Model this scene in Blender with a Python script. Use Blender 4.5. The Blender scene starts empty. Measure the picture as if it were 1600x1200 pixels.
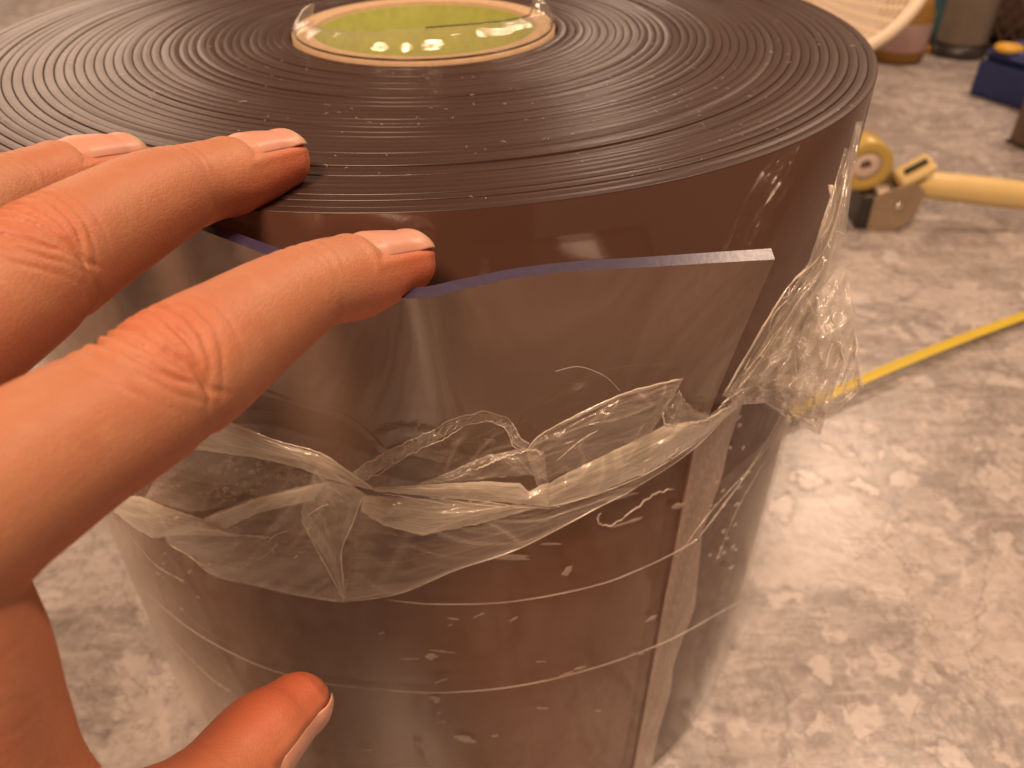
import bpy, math, random
import numpy as np
from mathutils import Vector, Matrix, Euler

rng = np.random.default_rng(7)
random.seed(7)
scn = bpy.context.scene
COL = scn.collection
R = 0.160            # roll radius
H = 0.302            # roll height: the top stands at z = H, floor at z = 0
PITCH = 0.65012; ROLLZ = -0.008416; FPX = 1250.0
CAM = np.array([0.03167, -0.32062, H + 0.07521])

# ------------------------------------------------------------------ camera
cp, sp = math.cos(PITCH), math.sin(PITCH)
FW = np.array([0, cp, -sp]); _u = np.array([0, sp, cp]); _r = np.array([1.0, 0, 0])
RT = math.cos(ROLLZ) * _r + math.sin(ROLLZ) * _u
UP = -math.sin(ROLLZ) * _r + math.cos(ROLLZ) * _u
cd = bpy.data.cameras.new('camera'); cam = bpy.data.objects.new('camera', cd); COL.objects.link(cam)
M = Matrix.Identity(4)
for i in range(3):
    M[i][0] = RT[i]; M[i][1] = UP[i]; M[i][2] = -FW[i]; M[i][3] = CAM[i]
cam.matrix_world = M
cd.sensor_width = 36; cd.sensor_fit = 'HORIZONTAL'; cd.lens = 36 * FPX / 1600
cd.clip_start = 0.005; cd.clip_end = 60
cd.dof.use_dof = True; cd.dof.focus_distance = 0.172; cd.dof.aperture_fstop = 19
scn.camera = cam

# ------------------------------------------------------------------ world, lamps, exposure
w = bpy.data.worlds.new('World'); scn.world = w; w.use_nodes = True
w.node_tree.nodes['Background'].inputs[0].default_value = (1.0, 0.57, 0.35, 1)
w.node_tree.nodes['Background'].inputs[1].default_value = 0.26

def lamp(name, loc, target, power, size, colour, size_y=None):
    l = bpy.data.lights.new(name, 'AREA'); l.energy = power; l.color = colour
    l.size = size
    if size_y: l.shape = 'RECTANGLE'; l.size_y = size_y
    else: l.shape = 'DISK'
    o = bpy.data.objects.new(name, l); COL.objects.link(o); o.location = loc
    o.rotation_euler = (Vector(target) - Vector(loc)).to_track_quat('-Z', 'Y').to_euler()
    return o
lamp('ceiling_height_lamp', (1.55, 2.44, 2.4), (0, 0, 0.2), 24, 0.40, (1.0, 0.70, 0.50))
lamp('ceiling_height_lamp', (1.25, 0.72, 2.4), (0, 0, 0.2), 34, 0.36, (1.0, 0.70, 0.50))  # added lamp, aimed to whiten the flap's cut edge
lamp('overhead_lamp', (-0.45, -1.35, 2.25), (0, 0, 0.1), 66, 0.6, (1.0, 0.66, 0.44))
lamp('sheen_lamp', (-1.75, 2.75, 1.15), (0, 0, 0.25), 10, 1.2, (1.0, 0.70, 0.50))
lamp('sheen_lamp', (0.42, 3.0, 1.30), (0, 0, 0.3), 2.2, 0.26, (1.0, 0.74, 0.56))  # small added lamp for the sheen right of the core, no known source
scn.view_settings.view_transform = 'Standard'; scn.view_settings.look = 'None'
scn.view_settings.exposure = 0.0; scn.view_settings.gamma = 1.0
scn.view_settings.use_curve_mapping = False
scn.cycles.use_denoising = True
scn.cycles.transparent_max_bounces = 32
scn.cycles.max_bounces = 10
scn.cycles.sample_clamp_indirect = 6

# ------------------------------------------------------------------ pixel helpers (1600 x 1200 photograph)
def rays(uv):
    uv = np.asarray(uv, float)
    return FW + ((uv[..., 0:1] - 800) / FPX) * RT + ((600 - uv[..., 1:2]) / FPX) * UP
def at(px, py, depth):                       # a point at a given distance along the view axis
    return CAM + rays(np.array([px, py], float)) * depth
def on_floor(px, py, z=0.0):
    d = rays(np.array([px, py], float)); return CAM + d * ((z - CAM[2]) / d[2])
def on_cyl(uv, off):                         # points around the roll, off metres outside radius R
    d = rays(uv); c = -CAM[:2]
    a = (d[..., :2] ** 2).sum(-1); b = -2 * (d[..., :2] * c).sum(-1)
    q = (c ** 2).sum() - (R + off) ** 2
    D = np.maximum(b * b - 4 * a * q, 0)
    t = (-b - np.sqrt(D)) / (2 * a)
    return CAM + d * t[..., None]

# ------------------------------------------------------------------ noise
def _hash(ix, iy, seed):
    n = (ix.astype(np.int64) * 374761393 + iy.astype(np.int64) * 668265263 + seed * 1442695041) & 0x7fffffff
    n = ((n ^ (n >> 13)) * 1274126177) & 0x7fffffff
    return ((n ^ (n >> 16)) & 0xffff) / 65535.0
def vnoise(x, y, seed=0):
    x = np.asarray(x, float); y = np.asarray(y, float)
    ix, iy = np.floor(x), np.floor(y); fx, fy = x - ix, y - iy
    fx = fx * fx * (3 - 2 * fx); fy = fy * fy * (3 - 2 * fy)
    a = _hash(ix, iy, seed); b = _hash(ix + 1, iy, seed); c = _hash(ix, iy + 1, seed); d = _hash(ix + 1, iy + 1, seed)
    return (a * (1 - fx) + b * fx) * (1 - fy) + (c * (1 - fx) + d * fx) * fy
def fbm(x, y, seed=0, oct=4):
    s = 0; a = 0.5
    for k in range(oct): s = s + a * vnoise(x * 2 ** k, y * 2 ** k, seed + k * 17); a *= 0.5
    return s
def ridged(x, y, seed=0, oct=3):
    s = 0; a = 0.6
    for k in range(oct): s = s + a * (1 - np.abs(2 * vnoise(x * 2 ** k, y * 2 ** k, seed + k * 31) - 1)) ** 2.2; a *= 0.5
    return s

def crumple(x, y, seed=0, K=6):
    r = np.random.default_rng(seed + 900); h = 0; cr = 0
    x = x + 0.5 * (vnoise(x * 0.8, y * 0.8, seed + 1) - 0.5); y = y + 0.5 * (vnoise(x * 0.8 + 9, y * 0.8, seed + 2) - 0.5)
    for k in range(K):
        a = r.uniform(-0.9, 0.9) if k % 3 else r.uniform(0, np.pi); f = r.uniform(0.5, 1.5)
        q = (x * np.cos(a) + y * np.sin(a)) * f + r.uniform(0, 9); fr = q - np.floor(q); w = r.uniform(0.5, 1) / f
        on = np.clip((vnoise(x * 0.7 + k * 7, y * 0.7, seed + k) - 0.35) * 4, 0, 1)
        h = h + w * on * (1 - np.abs(2 * fr - 1) - 0.5)
        cr = np.maximum(cr, on * np.exp(-((fr - 0.5) / 0.035) ** 2))
    return h / K ** 0.5, cr

# ------------------------------------------------------------------ object helpers
def link(name, me, mat=None, parent=None, smooth=True):
    o = bpy.data.objects.new(name, me); COL.objects.link(o)
    if mat is not None and not me.materials:
        for m in (mat if isinstance(mat, (list, tuple)) else [mat]): me.materials.append(m)
    if smooth: me.polygons.foreach_set('use_smooth', [True] * len(me.polygons))
    if parent: o.parent = parent
    return o
def mesh(name, V, F, mat=None, parent=None, smooth=True, midx=None):
    me = bpy.data.meshes.new(name)
    V = np.asarray(V, float)
    if parent is not None: V = V - np.array(parent.location)
    me.from_pydata(V.tolist(), [], [tuple(int(i) for i in f) for f in F])
    o = link(name, me, mat, parent, smooth)
    if midx is not None: me.polygons.foreach_set('material_index', [int(i) for i in midx])
    me.update(); return o
def thing(name, label, cat, loc=(0, 0, 0), group=None):
    o = bpy.data.objects.new(name, None); COL.objects.link(o); o.location = loc
    o['label'] = label; o['category'] = cat
    if group: o['group'] = group
    return o
def tag(o, label, cat, group=None):
    o['label'] = label; o['category'] = cat
    if group: o['group'] = group
    return o
def grid_faces(nu, nv, wrap=False):
    i = np.arange(nu if wrap else nu - 1); j = np.arange(nv - 1)
    I, J = np.meshgrid(i, j, indexing='ij'); I2 = (I + 1) % nu
    return np.stack([I * nv + J, I2 * nv + J, I2 * nv + J + 1, I * nv + J + 1], -1).reshape(-1, 4)
def lathe(prof, n, wrap=True):               # prof: (r, z) list
    prof = np.asarray(prof, float); th = np.linspace(0, 2 * np.pi, n, endpoint=False)
    V = np.stack([np.outer(np.cos(th), prof[:, 0]), np.outer(np.sin(th), prof[:, 0]), np.tile(prof[:, 1], (n, 1))], -1)
    return V.reshape(-1, 3), grid_faces(n, len(prof), True)
def resample(P, n):
    P = np.asarray(P, float); d = np.r_[0, np.cumsum(np.linalg.norm(np.diff(P[:, :2], axis=0), axis=1))]
    t = np.linspace(0, d[-1], n)
    return np.stack([np.interp(t, d, P[:, k]) for k in range(P.shape[1])], -1)
def catmull(P, n):
    P = np.asarray(P, float); m = len(P)
    E = np.vstack([2 * P[0] - P[1], P, 2 * P[-1] - P[-2]])
    out = []
    for t in np.linspace(0, m - 1 - 1e-9, n):
        k = int(t); f = t - k; a, b, c, d = E[k:k + 4]
        out.append(0.5 * ((2 * b) + (c - a) * f + (2 * a - 5 * b + 4 * c - d) * f * f + (3 * b - a - 3 * c + d) * f ** 3))
    return np.array(out)
def tube(P, rad, seg=8, flat=1.0, ref=None):
    P = np.asarray(P, float); n = len(P); rad = np.broadcast_to(np.asarray(rad, float), (n,))
    T = np.gradient(P, axis=0); T /= np.linalg.norm(T, axis=1, keepdims=True) + 1e-12
    A = np.array(ref if ref is not None else [0.13, 0.21, 1.0])
    N = np.cross(T, A); N /= np.linalg.norm(N, axis=1, keepdims=True) + 1e-12
    B = np.cross(T, N)
    a = np.linspace(0, 2 * np.pi, seg, endpoint=False)
    V = P[:, None] + rad[:, None, None] * (np.cos(a)[None, :, None] * N[:, None] * flat + np.sin(a)[None, :, None] * B[:, None])
    V = V.reshape(-1, 3)
    F = [tuple(f) for f in np.stack([(lambda I, J: np.stack([I * seg + J, I * seg + (J + 1) % seg, (I + 1) * seg + (J + 1) % seg, (I + 1) * seg + J], -1))(*np.meshgrid(np.arange(n - 1), np.arange(seg), indexing='ij'))]).reshape(-1, 4)]
    F.append(tuple(range(seg))[::-1]); F.append(tuple((n - 1) * seg + k for k in range(seg)))
    return V, F
def join(parts):
    V = []; F = []; o = 0
    for v, f in parts:
        V.append(np.asarray(v)); F += [tuple(int(i) + o for i in q) for q in f]; o += len(v)
    return np.vstack(V), F
def box(c, s, rot=0.0, bev=0.0):
    import bmesh
    bm = bmesh.new(); bmesh.ops.create_cube(bm, size=1)
    bmesh.ops.scale(bm, vec=s, verts=bm.verts)
    if bev: bmesh.ops.bevel(bm, geom=bm.edges[:], offset=bev, segments=3, profile=0.5, affect='EDGES')
    bm.verts.index_update()
    V = np.array([v.co[:] for v in bm.verts]); F = [tuple(v.index for v in f.verts) for f in bm.faces]; bm.free()
    c_, s_ = math.cos(rot), math.sin(rot)
    V = np.stack([V[:, 0] * c_ - V[:, 1] * s_, V[:, 0] * s_ + V[:, 1] * c_, V[:, 2]], -1) + np.array(c)
    return V, F

# ------------------------------------------------------------------ materials
class NT:
    def __init__(s, name):
        s.m = bpy.data.materials.new(name); s.m.use_nodes = True; s.t = s.m.node_tree; s.t.nodes.clear()
        s.out = s.t.nodes.new('ShaderNodeOutputMaterial')
    def n(s, typ, **kw):
        x = s.t.nodes.new('ShaderNode' + typ)
        for k, v in kw.items():
            if k.startswith('_'): setattr(x, k[1:], v)
            else:
                key = k.replace('__', ' ')
                key = int(key[1:]) if key[0] == 'i' and key[1:].isdigit() else key
                s.put(x.inputs[key], v)
        return x
    def put(s, sock, v):
        if isinstance(v, bpy.types.NodeSocket): s.t.links.new(v, sock)
        elif isinstance(v, bpy.types.Node): s.t.links.new(v.outputs[0], sock)
        else:
            if sock.type == 'RGBA' and len(v) == 3: v = (*v, 1)
            sock.default_value = v
    def math(s, op, a, b=0.0, c=0.0, clamp=False):
        x = s.n('Math', i0=a, i1=b, i2=c); x.operation = op; x.use_clamp = clamp; return x.outputs[0]
    def ramp(s, fac, stops):
        x = s.n('ValToRGB', i0=fac); e = x.color_ramp.elements
        while len(e) < len(stops): e.new(0.5)
        for k, (p, c) in enumerate(stops):
            e[k].position = p; e[k].color = (*c, 1) if len(c) == 3 else c
        return x.outputs[0]
    def mix(s, f, a, b):
        x = s.n('Mix'); x.data_type = 'RGBA'; s.put(x.inputs[0], f); s.put(x.inputs[6], a); s.put(x.inputs[7], b); return x.outputs[2]
    def bump(s, h, st, dist=0.001):
        return s.n('Bump', Strength=st, Distance=dist, Height=h).outputs[0]
    def done(s, sh):
        s.t.links.new(sh.outputs[0] if isinstance(sh, bpy.types.Node) else sh, s.out.inputs[0]); return s.m
def fresnel(t, nb, f0=0.04):              # same from both sides of a thin sheet
    fc = t.n('LayerWeight', Blend=0.5, Normal=nb).outputs['Facing']
    return t.math('MULTIPLY_ADD', t.math('POWER', fc, 5.0), 1 - f0, f0, clamp=True)
def noise(t, vec, scale, detail=4, rough=0.55, dist=0.0):
    return t.n('TexNoise', Vector=vec, Scale=scale, Detail=detail, Roughness=rough, Distortion=dist)
def simple(name, colour, rough=0.5, var=0.25, scale=60, metal=0.0, bump=0.15, **kw):
    t = NT(name); co = t.n('TexCoord').outputs['Object']
    f = noise(t, co, scale).outputs[0]
    c = t.mix(f, tuple(x * (1 - var) for x in colour), tuple(min(1, x * (1 + var)) for x in colour))
    r = t.math('MULTIPLY_ADD', noise(t, co, scale * 2.3).outputs[0], 0.2, rough - 0.1)
    p = t.n('BsdfPrincipled', Base__Color=c, Roughness=r, Metallic=metal, Normal=t.bump(noise(t, co, scale * 6).outputs[0], bump, 0.0006))
    for k, v in kw.items(): t.put(p.inputs[k.replace('__', ' ')], v)
    return t.done(p)

def floor_material():
    t = NT('printed_stone_floor'); co = t.n('TexCoord').outputs['Object']
    wn = t.n('TexNoise', Vector=co, Scale=9.0, Detail=4.0)
    sub = t.n('VectorMath', i0=wn.outputs[1], i1=(0.5, 0.5, 0.5)); sub.operation = 'SUBTRACT'
    sc = t.n('VectorMath', i0=sub.outputs[0]); sc.operation = 'SCALE'; sc.inputs[3].default_value = 0.045
    ad = t.n('VectorMath', i0=co, i1=sc.outputs[0]); ad.operation = 'ADD'
    v = ad.outputs[0]
    mp = t.n('Mapping', Vector=v); mp.inputs['Rotation'].default_value = (0, 0, 0.5); mp.inputs['Scale'].default_value = (1, 1.5, 1)
    vor = t.n('TexVoronoi', Vector=mp.outputs[0], Scale=9.5)
    edge = t.n('TexVoronoi', Vector=mp.outputs[0], Scale=9.5); edge.feature = 'DISTANCE_TO_EDGE'
    vor2 = t.n('TexVoronoi', Vector=v, Scale=40.0); edge2 = t.n('TexVoronoi', Vector=v, Scale=40.0); edge2.feature = 'DISTANCE_TO_EDGE'
    sep = t.n('SeparateColor', Color=vor.outputs[1]); sep2 = t.n('SeparateColor', Color=vor2.outputs[1])
    mott = noise(t, v, 34, 8, 0.72).outputs[0]
    fine = noise(t, co, 150, 6, 0.7).outputs[0]
    gr = t.math('MULTIPLY_ADD', t.math('ADD', mott, fine), 0.5, 0.0)
    big = t.math('MULTIPLY', t.math('GREATER_THAN', sep.outputs[0], 0.44), t.ramp(t.math('ADD', edge.outputs[0], t.math('MULTIPLY_ADD', fine, 0.14, -0.07)), [(0.03, (0, 0, 0)), (0.045, (1, 1, 1))]))
    small = t.math('MULTIPLY', t.math('GREATER_THAN', sep2.outputs[1], 0.55), t.ramp(t.math('ADD', edge2.outputs[0], t.math('MULTIPLY_ADD', gr, 1.1, -0.60)), [(0.10, (0, 0, 0)), (0.15, (1, 1, 1))]))
    mg = t.n('Mapping', Vector=co); mg.inputs['Rotation'].default_value = (0, 0, 0.55); mg.inputs['Scale'].default_value = (1, 5, 1)
    streak = noise(t, mg.outputs[0], 18, 7, 0.68, 0.6).outputs[0]
    base = t.ramp(gr, [(0.34, (0.19, 0.166, 0.152)), (0.46, (0.265, 0.235, 0.217)), (0.54, (0.34, 0.305, 0.285)), (0.64, (0.47, 0.425, 0.40))])
    slab = t.ramp(gr, [(0.34, (0.27, 0.24, 0.222)), (0.46, (0.40, 0.36, 0.335)), (0.56, (0.48, 0.435, 0.408)), (0.66, (0.57, 0.52, 0.49))])
    c = t.mix(t.math('MULTIPLY', big, 0.85), base, slab)
    c = t.mix(t.ramp(streak, [(0.47, (0, 0, 0)), (0.62, (0.5, 0.5, 0.5))]), c, (0.49, 0.445, 0.42))
    c = t.mix(t.math('MULTIPLY', small, 0.62), c, (0.54, 0.495, 0.465))
    for sc_, wd_, am in ((8, 0.008, 0.6), (17, 0.010, 0.5), (36, 0.014, 0.38)):
        cr = noise(t, v, sc_, 6, 0.6, 0.5).outputs[0]
        crack = t.ramp(t.math('ABSOLUTE', t.math('SUBTRACT', cr, 0.5)), [(0.0, (1, 1, 1)), (wd_, (0, 0, 0))])
        c = t.mix(t.math('MULTIPLY', crack, am), c, (0.17, 0.145, 0.13))
    rough = t.math('MULTIPLY_ADD', mott, 0.14, 0.17)
    bm = t.bump(t.math('ADD', mott, t.math('MULTIPLY', small, 0.4)), 0.25, 0.0012)
    p = t.n('BsdfPrincipled', Base__Color=c, Roughness=rough, Normal=bm); t.put(p.inputs['Specular IOR Level'], 0.35)
    return t.done(p)

def pvc_top_material():
    t = NT('cut_edges_of_dark_strip'); co = t.n('TexCoord').outputs['Object']
    f = noise(t, co, 40).outputs[0]; g = noise(t, co, 900, 3).outputs[0]
    c = t.mix(f, (0.038, 0.019, 0.0145), (0.052, 0.026, 0.0195))
    sc = noise(t, co, 1500, 2, 0.5).outputs[0]
    c = t.mix(t.ramp(sc, [(0.70, (0, 0, 0)), (0.78, (0.5, 0.5, 0.5))]), c, (0.20, 0.15, 0.12))
    r = t.math('MULTIPLY_ADD', f, 0.10, 0.27)
    p = t.n('BsdfPrincipled', Base__Color=c, Roughness=r, Normal=t.bump(g, 0.10, 0.0003)); t.put(p.inputs['Specular IOR Level'], 0.4)
    return t.done(p)
def pvc_side_material():
    t = NT('glossy_dark_strip'); co = t.n('TexCoord').outputs['Object']
    f = noise(t, co, 7, 3).outputs[0]
    c = t.mix(f, (0.084, 0.040, 0.027), (0.102, 0.049, 0.034))
    r = t.math('MULTIPLY_ADD', noise(t, co, 30).outputs[0], 0.06, 0.05)
    p = t.n('BsdfPrincipled', Base__Color=c, Roughness=r, Normal=t.bump(noise(t, co, 25, 2).outputs[0], 0.06, 0.002))
    t.put(p.inputs['Specular IOR Level'], 0.75)
    return t.done(p)
def clear_strip_material(name='clear_strip', veil=0.27, f0=0.07, col=(0.40, 0.265, 0.195)):  # veil: diffuse haze, on the flap standing in for reflected floor light
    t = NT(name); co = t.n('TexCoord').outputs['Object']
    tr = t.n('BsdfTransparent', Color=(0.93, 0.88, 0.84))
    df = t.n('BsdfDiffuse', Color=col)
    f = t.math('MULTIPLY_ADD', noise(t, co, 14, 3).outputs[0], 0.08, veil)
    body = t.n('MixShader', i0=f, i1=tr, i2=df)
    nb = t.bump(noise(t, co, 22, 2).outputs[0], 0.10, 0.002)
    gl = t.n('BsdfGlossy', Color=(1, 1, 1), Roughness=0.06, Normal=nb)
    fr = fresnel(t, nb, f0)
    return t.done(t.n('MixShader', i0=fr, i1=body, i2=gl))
def strip_edge_material():
    t = NT('blue_cut_edge'); co = t.n('TexCoord').outputs['Object']
    f = noise(t, co, 700, 3).outputs[0]
    c = t.mix(f, (0.028, 0.021, 0.052), (0.058, 0.045, 0.092))
    p = t.n('BsdfPrincipled', Base__Color=c, Roughness=0.30, Normal=t.bump(f, 0.15, 0.0002)); t.put(p.inputs['Specular IOR Level'], 0.9)
    return t.done(p)
def film_material(name, veil, gain, colour=(0.80, 0.74, 0.64), streak=(1, 6), rough=0.16, bump=0.12, edge_gain=0.30, f0=0.04, fade=False, graze=0.30, fgain=1.0):
    t = NT(name); co = t.n('TexCoord'); uv = co.outputs['UV']
    mp = t.n('Mapping', Vector=uv); mp.inputs['Scale'].default_value = (streak[0], streak[1], 1); mp.inputs['Rotation'].default_value = (0, 0, 0.25)
    s1 = noise(t, mp.outputs[0], 3.0, 4, 0.55, 1.2).outputs[0]
    s2 = noise(t, co.outputs['Object'], 45, 4, 0.6, 0.5).outputs[0]
    s = t.math('MULTIPLY', t.ramp(s1, [(0.40, (0, 0, 0)), (0.75, (1, 1, 1))]), t.math('MULTIPLY_ADD', s2, 1.2, 0.2))
    lw = t.n('LayerWeight', Blend=0.2).outputs['Facing']
    edge = t.n('Attribute', _attribute_name='edge').outputs['Fac']
    f = t.math('MULTIPLY_ADD', s, gain, veil)
    f = t.math('ADD', f, t.math('MULTIPLY', t.math('POWER', lw, 2.5), graze))
    f = t.math('ADD', f, t.math('MULTIPLY', edge, edge_gain), clamp=True)
    if fade: f = t.math('MULTIPLY', f, t.math('POWER', t.math('SUBTRACT', 1.0, t.n('SeparateXYZ', i0=uv).outputs[1]), 1.3))
    tr = t.n('BsdfTransparent', Color=(0.98, 0.97, 0.95))
    df = t.n('MixShader', i0=0.18, i1=t.n('BsdfDiffuse', Color=colour), i2=t.n('BsdfTranslucent', Color=colour))
    nb = t.bump(s1, bump, 0.002)
    body = t.n('MixShader', i0=f, i1=tr, i2=df)
    fr = t.math('MULTIPLY', fresnel(t, nb, f0), fgain)
    gl = t.n('BsdfGlossy', Color=(1, 1, 1), Roughness=rough, Normal=nb)
    return t.done(t.n('MixShader', i0=fr, i1=body, i2=gl))
def skin_material():
    t = NT('skin'); co = t.n('TexCoord').outputs['Object']
    red = t.n('Attribute', _attribute_name='flush').outputs['Fac']
    f = noise(t, co, 120, 4).outputs[0]; g = noise(t, co, 38, 3).outputs[0]
    f2 = noise(t, co, 320, 5, 0.65).outputs[0]
    c = t.mix(f2, (0.43, 0.18, 0.092), (0.51, 0.245, 0.135))
    c = t.mix(t.ramp(g, [(0.38, (0, 0, 0)), (0.66, (0.55, 0.55, 0.55))]), c, (0.48, 0.17, 0.095))
    c = t.mix(t.ramp(f, [(0.52, (0, 0, 0)), (0.70, (0.45, 0.45, 0.45))]), c, (0.54, 0.29, 0.165))
    c = t.mix(red, c, (0.58, 0.135, 0.06))
    vo = t.n('TexVoronoi', Vector=co, Scale=1150.0); vo.feature = 'DISTANCE_TO_EDGE'
    mp = t.n('Mapping', Vector=co); mp.inputs['Rotation'].default_value = (0.4, 0.3, 0.6); mp.inputs['Scale'].default_value = (1, 3.0, 1)
    hgt = t.math('ADD', t.math('MULTIPLY', t.ramp(vo.outputs[0], [(0.0, (0, 0, 0)), (0.16, (1, 1, 1))]), 0.5), noise(t, mp.outputs[0], 420, 4, 0.6).outputs[0])
    p = t.n('BsdfPrincipled', Base__Color=c, Roughness=t.math('MULTIPLY_ADD', f, 0.12, 0.44), Normal=t.bump(hgt, 0.22, 0.0004))
    t.put(p.inputs['Subsurface Weight'], 0.3); t.put(p.inputs['Subsurface Radius'], (1.0, 0.35, 0.2)); t.put(p.inputs['Subsurface Scale'], 0.0018)
    t.put(p.inputs['Specular IOR Level'], 0.4)
    return t.done(p)
def nail_material():
    t = NT('nail'); ed = t.n('Attribute', _attribute_name='edge').outputs['Fac']
    co = t.n('TexCoord').outputs['Object']
    f = noise(t, co, 90, 3).outputs[0]
    c = t.mix(f, (0.58, 0.27, 0.185), (0.66, 0.34, 0.25))
    c = t.mix(ed, c, (0.60, 0.42, 0.26))
    p = t.n('BsdfPrincipled', Base__Color=c, Roughness=0.40)
    t.put(p.inputs['Subsurface Weight'], 0.2); t.put(p.inputs['Subsurface Radius'], (1, .4, .25)); t.put(p.inputs['Subsurface Scale'], 0.002)
    return t.done(p)

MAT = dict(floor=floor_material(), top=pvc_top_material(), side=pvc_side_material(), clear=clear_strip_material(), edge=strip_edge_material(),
    film=film_material('crumpled_film', 0.07, 0.24, (0.88, 0.81, 0.70)), thin=film_material('tight_film', 0.0, 0.03, streak=(2, 9), rough=0.2, bump=0.05, f0=0.02, graze=0.05, fgain=0.4),
    fold=film_material('folded_film', 0.34, 0.44, (0.90, 0.83, 0.68), rough=0.10, f0=0.07), gap=film_material('loose_film_band', 0.50, 0.14, (0.56, 0.42, 0.34)),
    line=film_material('film_crease', 0.75, 0.3, (0.88, 0.80, 0.70), rough=0.12, f0=0.12),
    soft=film_material('loose_film_side', 0.27, 0.12, (0.56, 0.43, 0.34), fade=True),
    blob=film_material('film_bubble', 0.5, 0.15, (0.62, 0.50, 0.42)), glint=film_material('crisp_film', 0.07, 0.22, (0.85, 0.79, 0.70), rough=0.08, bump=0.5, edge_gain=0.5, f0=0.13),
    card=simple('cardboard', (0.52, 0.37, 0.22), 0.8, 0.2, 300), green=simple('green_lining', (0.34, 0.37, 0.075), 0.75, 0.22, 260, bump=0.3),
    skin=skin_material(), nail=nail_material(), lint=simple('lint', (0.62, 0.54, 0.47), 0.8))

# ------------------------------------------------------------------ floor
fv = [(-6, -3, 0), (6, -3, 0), (6, 9, 0), (-6, 9, 0)]
fo = mesh('floor', fv, [(0, 1, 2, 3)], MAT['floor'], None, False); fo['kind'] = 'structure'
fo['label'] = 'pale stone patterned floor with a soft sheen'

# ------------------------------------------------------------------ the roll
roll = thing('plastic_strip_roll', 'large dark roll of thick plastic strip standing on its end', 'roll', (0, 0, 0))
LAY = 0.0030; r0 = 0.0500
nlay = int(round((R - r0) / LAY)); LAY = (R - r0) / nlay
NSEG = 360; th = np.linspace(0, 2 * np.pi, NSEG, endpoint=False)
def wob(r):     # slow waviness of the windings, shared by neighbours so that they never cross
    a = 0.5 * np.sin(th + r * 22) + 0.4 * np.sin(2 * th + 1.3 + r * 31) + 0.25 * np.sin(3 * th + r * 43)
    return 0.0011 * a * np.clip((R - r) / 0.03, 0, 1) * np.clip((r - r0) / 0.01, 0, 1)
hh = 0.0
for k in range(nlay):
    ra, rb = r0 + k * LAY + 0.00005, r0 + (k + 1) * LAY - 0.00005
    hh = 0.45 * hh + rng.normal(0, 0.00016)
    if rng.random() < 0.3: hh = hh * 0.3
    if k >= nlay - 2: hh = 0.0
    tl = rng.normal(0, 0.00006); zb = 0.0 if k == nlay - 1 else H - 0.02
    prof = [(ra, zb), (ra, H + hh - 0.0003 - tl), (ra + 0.00022, H + hh - tl), ((ra + rb) / 2, H + hh + 0.00007), (rb - 0.00022, H + hh + tl), (rb, H + hh - 0.0003 + tl), (rb, zb)]
    prof = np.array(prof)
    dz = 0.00008 * np.sin(th + rng.random() * 6.28) + 0.00005 * np.sin(3 * th + rng.random() * 6.28)
    if k >= nlay - 2: dz = dz * 0.3
    rr = prof[None, :, 0] + np.stack([wob(q) for q in prof[:, 0]], 1)
    zz = prof[None, :, 1] + np.where(prof[:, 1] > H - 0.01, 1, 0)[None] * dz[:, None]
    V = np.stack([np.cos(th)[:, None] * rr, np.sin(th)[:, None] * rr, zz], -1).reshape(-1, 3)
    F = grid_faces(NSEG, len(prof), True)
    mi = np.tile(np.array([0, 0, 0, 0, 0, 1]), NSEG) if k == nlay - 1 else None
    o = mesh('strip_winding', V, F, [MAT['top'], MAT['side']], roll, True, mi)
    o.data.polygons.foreach_set('use_smooth', np.tile(np.array([True, True, False, False, True, True]), NSEG))

# cardboard core with a green lining
V, F = lathe([(0.0412, H - 0.12), (0.0412, H + 0.0004), (0.0420, H + 0.0010), (0.0482, H + 0.0010), (0.0489, H + 0.0004), (0.0489, H - 0.12)], 128)
core = mesh('core_tube', V, F, MAT['card'], roll)
V, F = lathe([(0.0405, H - 0.12), (0.0405, H - 0.0008), (0.0410, H - 0.0006)], 128)
mesh('core_lining', V, F, MAT['green'], core)

# ------------------------------------------------------------------ peeled outermost end of the strip (clear, 3 mm thick)
T3 = 0.003
TOPPX = [(60, 262), (200, 305), (320, 346), (430, 386), (540, 425), (640, 449), (720, 436), (800, 420), (900, 408), (1000, 402), (1100, 395), (1205, 388)]
NU = 120
tp = resample(catmull(TOPPX, 200), NU)
def on_plane(uv, z):
    d = rays(uv); t = (z - CAM[2]) / d[..., 2]; return CAM + d * np.asarray(t)[..., None]
uu = np.linspace(0, 1, NU)
ztop = H - 0.0015 - 0.0055 * np.clip((uu - 0.2) / 0.3, 0, 1)
PT = on_plane(tp, ztop)
rT = np.hypot(PT[:, 0], PT[:, 1]); aT = np.unwrap(np.arctan2(PT[:, 1], PT[:, 0]))
rT = np.maximum(rT, R + 0.0005)
EX = 40                                                     # the same winding goes on round the back of the roll
aL = np.linspace(math.radians(-262), aT[0], EX, endpoint=False)
aT = np.r_[aL, aT]; rT = np.r_[np.full(EX, R + 0.0005), rT]; ztop = np.r_[np.full(EX, ztop[0]), ztop]
a_end = math.radians(-56.9)
tt = (aT[EX:] - aT[EX]) / (aT[-1] - aT[EX])
aB = np.r_[aL, aT[EX] + (a_end - aT[EX]) * (0.25 * uu + 0.75 * tt)]; NU = NU + EX
zB = H - 0.088
rows = []
vs = np.linspace(0, 1, 26)
for v in vs:
    e = (1 - v) ** 1.25
    rr = R + 0.0004 + (rT - R - 0.0004) * e
    aa = aB + (aT - aB) * (1 - v) ** 1.15
    zz = zB + (ztop - zB) * (1 - v)
    rows.append(np.stack([np.cos(aa) * rr, np.sin(aa) * rr, zz], -1))
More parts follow.
